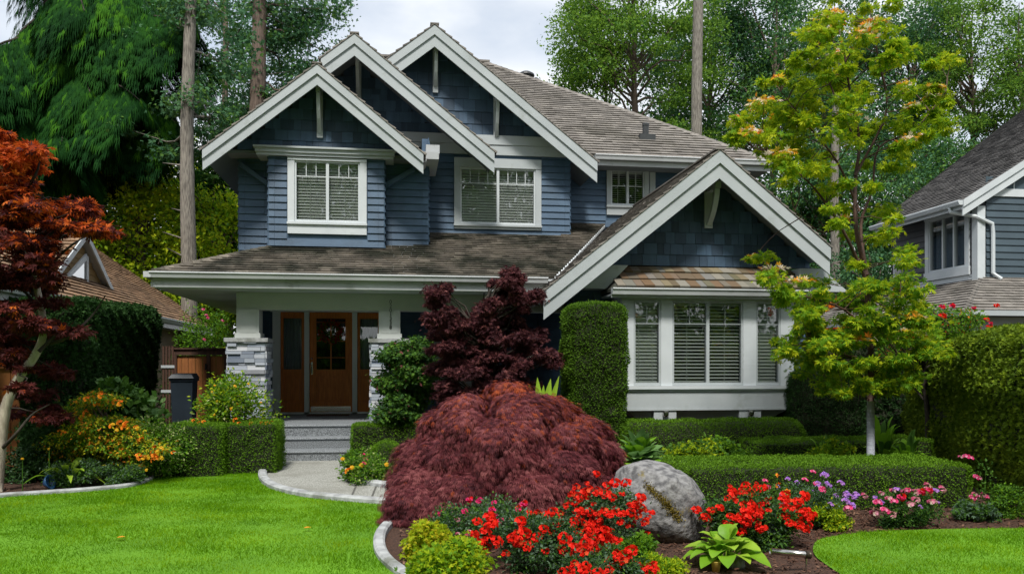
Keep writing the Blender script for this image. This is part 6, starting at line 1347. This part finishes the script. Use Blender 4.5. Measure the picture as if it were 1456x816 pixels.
# ------------------------------------------------------------------ young yellow-green tree with wrapped trunk
def young_tree():
    rng = np.random.default_rng(23); Y = 9.9; c = W(1238, 655, Y); root = thing('tree', (c.x, Y, 0), 'tall yellow-green tree tipped with gold and cream, its lower trunk wrapped in grey', 'tree')
    tr = Geo(); wp = Geo(); l = Geo()
    PT = [np.array(W(a, b_, Y)[:]) for a, b_ in ((1238,700),(1238,570))]; PT[0][2] = 0
    wp.tube([PT[0], PT[0]*.5+PT[1]*.5, PT[1]], [.052,.05,.046], 14)
    def P_(L_): return smooth_line([np.array(W(a, b_, Y+d)[:]) for a, b_, d in L_], 4)
    limbs = [([(1238,570,0),(1238,500,0),(1234,430,.05),(1232,390,0)], .045, .032), ([(1232,390,0),(1218,330,-.1),(1216,260,0),(1222,200,.1),(1210,140,0),(1200,70,0)], .032, .012), ([(1232,390,0),(1224,320,.2),(1240,270,.2),(1250,210,.3),(1300,185,.2),(1345,130,.1)], .024, .006),
             ([(1232,400,0),(1205,340,-.2),(1175,290,-.3),(1140,250,-.3),(1090,215,-.2)], .024, .006), ([(1222,300,0),(1190,230,-.1),(1150,180,-.2),(1110,130,-.2)], .018, .005), ([(1238,480,0),(1200,440,-.2),(1140,420,-.3),(1090,400,-.3)], .02, .005),
             ([(1234,460,0),(1280,420,.2),(1320,440,.2),(1350,460,.1)], .018, .005), ([(1216,250,0),(1260,160,.1),(1250,90,0),(1240,30,0)], .018, .006), ([(1220,210,0),(1180,120,0),(1160,70,0)], .014, .004), ([(1236,520,0),(1190,500,-.3),(1150,490,-.3)], .018, .005), ([(1236,520,0),(1290,500,.2),(1330,480,.2)], .018, .005), ([(1222,310,0),(1170,330,.2),(1130,300,.3)], .014, .004)]
    for L_, a, b_ in limbs: q = P_(L_); tr.tube(q, np.linspace(a, b_, len(q)), 8)
    # tiers of foliage: (px, py, spread x, spread y, clumps, how gold)
    R_ = [(1200,20,40,14,10,.5),(1225,40,40,12,8,.3),(1160,55,35,10,6,.5),(1190,85,45,12,10,.15),(1240,85,40,12,8,.1),(1120,85,25,8,4,.5),(1270,60,15,8,3,.5),(1165,130,45,12,10,.12),(1215,135,35,14,8,.08),(1100,115,25,8,4,.5),(1075,150,25,8,5,.6),(1110,165,35,10,7,.25),(1065,175,25,8,5,.6),(1085,195,30,10,6,.4),(1150,180,40,12,8,.1),(1215,190,35,14,8,.05),(1320,120,20,14,5,.4),(1345,90,12,12,3,.5),(1300,150,30,12,7,.25),(1340,140,18,12,4,.3),(1330,175,20,12,5,.2),(1290,190,30,12,7,.12),(1270,215,30,12,5,.05),(1120,215,35,10,7,.15),(1160,235,40,10,7,.08),(1105,245,30,8,5,.08),(1230,250,30,12,5,.04),(1190,300,30,8,4,.25),(1185,270,25,8,3,.1),(1250,300,30,12,4,.05),(1260,345,30,10,5,.03),(1200,325,20,8,3,.4),(1280,370,20,8,3,.03),(1225,370,25,10,4,.05),
          (1075,365,14,6,3,.5),(1090,390,16,8,4,.45),(1120,415,28,8,5,.2),(1160,405,25,8,4,.1),(1150,440,35,12,9,.06),(1200,430,35,12,8,.05),(1250,410,30,12,7,.06),(1300,430,28,10,6,.12),(1140,480,35,14,10,.05),(1190,480,40,15,12,.02),(1245,470,40,15,12,.02),(1290,470,35,12,8,.05),(1120,500,20,10,4,.06),(1165,520,38,12,10,.02),(1215,525,35,12,9,.0),(1265,515,35,14,9,.0),(1310,500,30,12,7,.02),(1200,555,35,8,6,.0),(1250,550,30,8,5,.0),(1290,545,20,8,3,.0),(1330,450,20,8,3,.05)]
    TR = np.vstack([P_(L_) for L_, _, _ in limbs])
    for (cx, cy, wx, wy, k, f) in R_:
        C = np.array([W(cx+rng.uniform(-1,1)*wx, cy+rng.uniform(-1,1)*wy, Y+rng.uniform(-.75,.75))[:] for _ in range(k)])
        k2 = max(2, int(k*(1.2 if cy > 380 else .98))); C = np.array([W(cx+rng.normal()*wx*.62, cy+rng.normal()*wy*.85, Y+rng.uniform(-.75,.75))[:] for _ in range(k2)]); k = k2; rd = rng.uniform(.07, .17, k); P, dd = clump_cloud(rng, C, rd, 75, .38); m_ = len(P); u = rng.uniform(size=m_)
        low = 1 if cy > 380 else 0
        mi = np.where(rng.uniform(size=m_) < (.55 if low else .28), 1, 0)
        topq = P[:, 2] > np.repeat(C[:, 2], 75)+.01
        gold = np.repeat(rng.uniform(size=k) < f*1.0, 75) & topq; mi[gold] = rng.choice([2, 2, 2, 3, 3, 4], gold.sum())
        leafy(rng, l, P, dd, T_PALM, .070, mi, droop=.25, up=.9, jit=.8)
        for q in C: j = np.argmin(np.linalg.norm(TR-(q-np.array([0,0,.12])), axis=1)); tr.tube(limb(TR[j], q, .03, 4, rng, .05), [.008,.006,.004,.002], 4)
    tr.build('trunk', 'bark_red', root, smooth=True); wp.build('trunk_wrap', 'trunk_wrap', root, smooth=True); l.build('crown', ['leaf_lime','leaf_bright','leaf_gold','leaf_cream','leaf_orange'], root)
young_tree()
# climbing rose between the young tree and the tall hedge
sp = [(rr_.uniform(1262,1400), 0, rr_.uniform(.12,.22), rr_.uniform(-.3,.3)) for _ in range(46)]
sp = [(a, rr_.uniform(430+abs(a-1320)*.35, 520-(a-1262)*.12), c_, d_) for a, _, c_, d_ in sp]
ro = maple_up('rose', 1315, 11.6, sp, 'tall green rose bush with red blooms reaching over the tall right hedge', ['leaf_bright','leaf_shrub','leaf_maple_fire'], (.55,.4,.05), 9000, .05, 66, T=T_OVAL, cat='rose')
P = [W(a, b, 11.35) for a, b in ((1354,435),(1340,450),(1340,437),(1385,438),(1417,435),(1403,455),(1408,460),(1407,466),(1273,412),(1275,420),(1437,470),(1449,468),(1337,528),(1330,575)) if b < 500]; heads(ro, P, ['scarlet','red'], 6, 1.1)

# flowers by the path
flowering('flowering_plant', 530, 690, .48, .38, .38, 'mixed green flowering plants with pink, yellow and orange blooms beside the path', ['leaf_bright','leaf_shrub','leaf_variegated'], (.4,.45,.15), 7500, .042, 18, ['magenta','yellow','orange','yellow'], 71, clus=2, fs=.9)
bush('shrub', GP(505, 672)+Vector((0,.2,0)), .22, .2, .34, 'small leafy green plant at the corner of the path and steps', ['leaf_bright','leaf_shrub'], (.5,.5), 2600, .042, seed=72)
# small plant label sign and path light in the right bed
c = GP(1118, 782); t = thing('plant_sign', c, 'small dark green plant sign with pale handwriting under the right azalea', 'sign')
Ys = c.y+.02; p = W(1108, 752, Ys); g = Geo(); hw_, hh_ = .095, .038
g.prism([(p.x-hw_,Ys,p.z-hh_*.4),(p.x-hw_*.7,Ys,p.z-hh_),(p.x+hw_*.7,Ys,p.z-hh_),(p.x+hw_,Ys,p.z-hh_*.4),(p.x+hw_*.9,Ys,p.z+hh_),(p.x-hw_*.9,Ys,p.z+hh_*1.15)], (0,.012,0)); bo = g.build('board', 'bin_plastic', t)
g = Geo(); rng = np.random.default_rng(6); x = p.x-.075; last = None
pts = []
for k in range(40): pts.append((p.x-.078+k*.0036, Ys-.003, p.z+.014-.0002*k+.008*math.sin(k*1.35)+.004*math.sin(k*.7)))
g.tube(pts, .0016, 4); g.build('lettering', 'sign_white', bo)
g = Geo(); g.tube([(p.x,Ys+.016,0),(p.x,Ys+.016,p.z)], .006, 6); g.build('stake', 'lead', t)
t = thing('spotlight', GP(1148, 815), 'silver tubular garden spotlight on a short stake at the right of the hosta', 'garden light'); Ys = GP(1148,812).y
a, b = np.array(W(1096,783,Ys)[:]), np.array(W(1146,788,Ys)[:]); g = Geo(); g.tube([a, b], .024, 16); g.build('tube', 'metal', t, smooth=True)
g = Geo(); g.tube([b-(b-a)*.04, b+(b-a)*.12], .030, 16); g.build('lamp_head', 'bronze', t, smooth=True)
g = Geo(); q = b-(0,0,.03); g.tube([(q[0],q[1],0),(q[0],q[1],q[2])], .007, 8); g.build('stake', 'metal', t)
g = Geo(); g.lathe([(.028,0),(.036,.075),(.04,.08),(.034,.08),(.026,.01)], (0,0,0), 18); o = g.build('cup', 'yellow_cup', loc=(0,0,0), smooth=True); o.location = GP(1018, 812); o['label'] = 'small pale yellow cup on the mulch below the hosta'; o['category'] = 'cup'
# fallen leaves on the lawn
lf = None
for k, (px, py) in enumerate(((166,771),(432,757))):
    c = GP(px, py); g = Geo(); rng = np.random.default_rng(k); scatter(g, T_ROUND, [(0,0,0)], [(1,.3,.1)], [(0,0,1)], .07); o = g.build('fallen_leaf', 'leaf_maple_dark' if 0 else 'leaf_orange', loc=(0,0,0)); o.location = (c.x, c.y, LZ+.035); o['label'] = ('dry orange leaf lying on the left lawn near the bottom left', 'dry orange leaf lying on the lawn near the centre bed kerb', 'dry orange leaf lying on the left lawn nearest the path', 'dry orange leaf lying on the right lawn')[k]; o['category'] = 'leaf'

bush('shrub', GP(545, 672)+Vector((0,.35,0)), .34, .28, .40, 'leafy green flower clump below the ball shrub beside the path', ['leaf_bright','leaf_variegated','leaf_shrub'], (.4,.2,.4), 4200, .042, seed=81)

c = Vector((PX(312,20.5), 20.5, 0)); pk = bush('rhododendron', c, 1.0, .8, 3.25, 'tall green shrub with a few pink blooms behind the cedar gate', ['leaf_bright','leaf_shrub'], (.5,.5), 12000, .07, seed=92, clumps=50)
heads(pk, [W(rr_.uniform(288,325), rr_.uniform(440,485), 19.9) for _ in range(6)], ['pink','hotpink'], 93, 1.1)
bush('shrub', Vector((PX(270,21), 21, 0)), .8, .8, 2.2, 'dark green shrub in the passage behind the gate and the bin', ['leaf_shrub','leaf_shrub_dark'], (.5,.5), 5000, .08, seed=94)
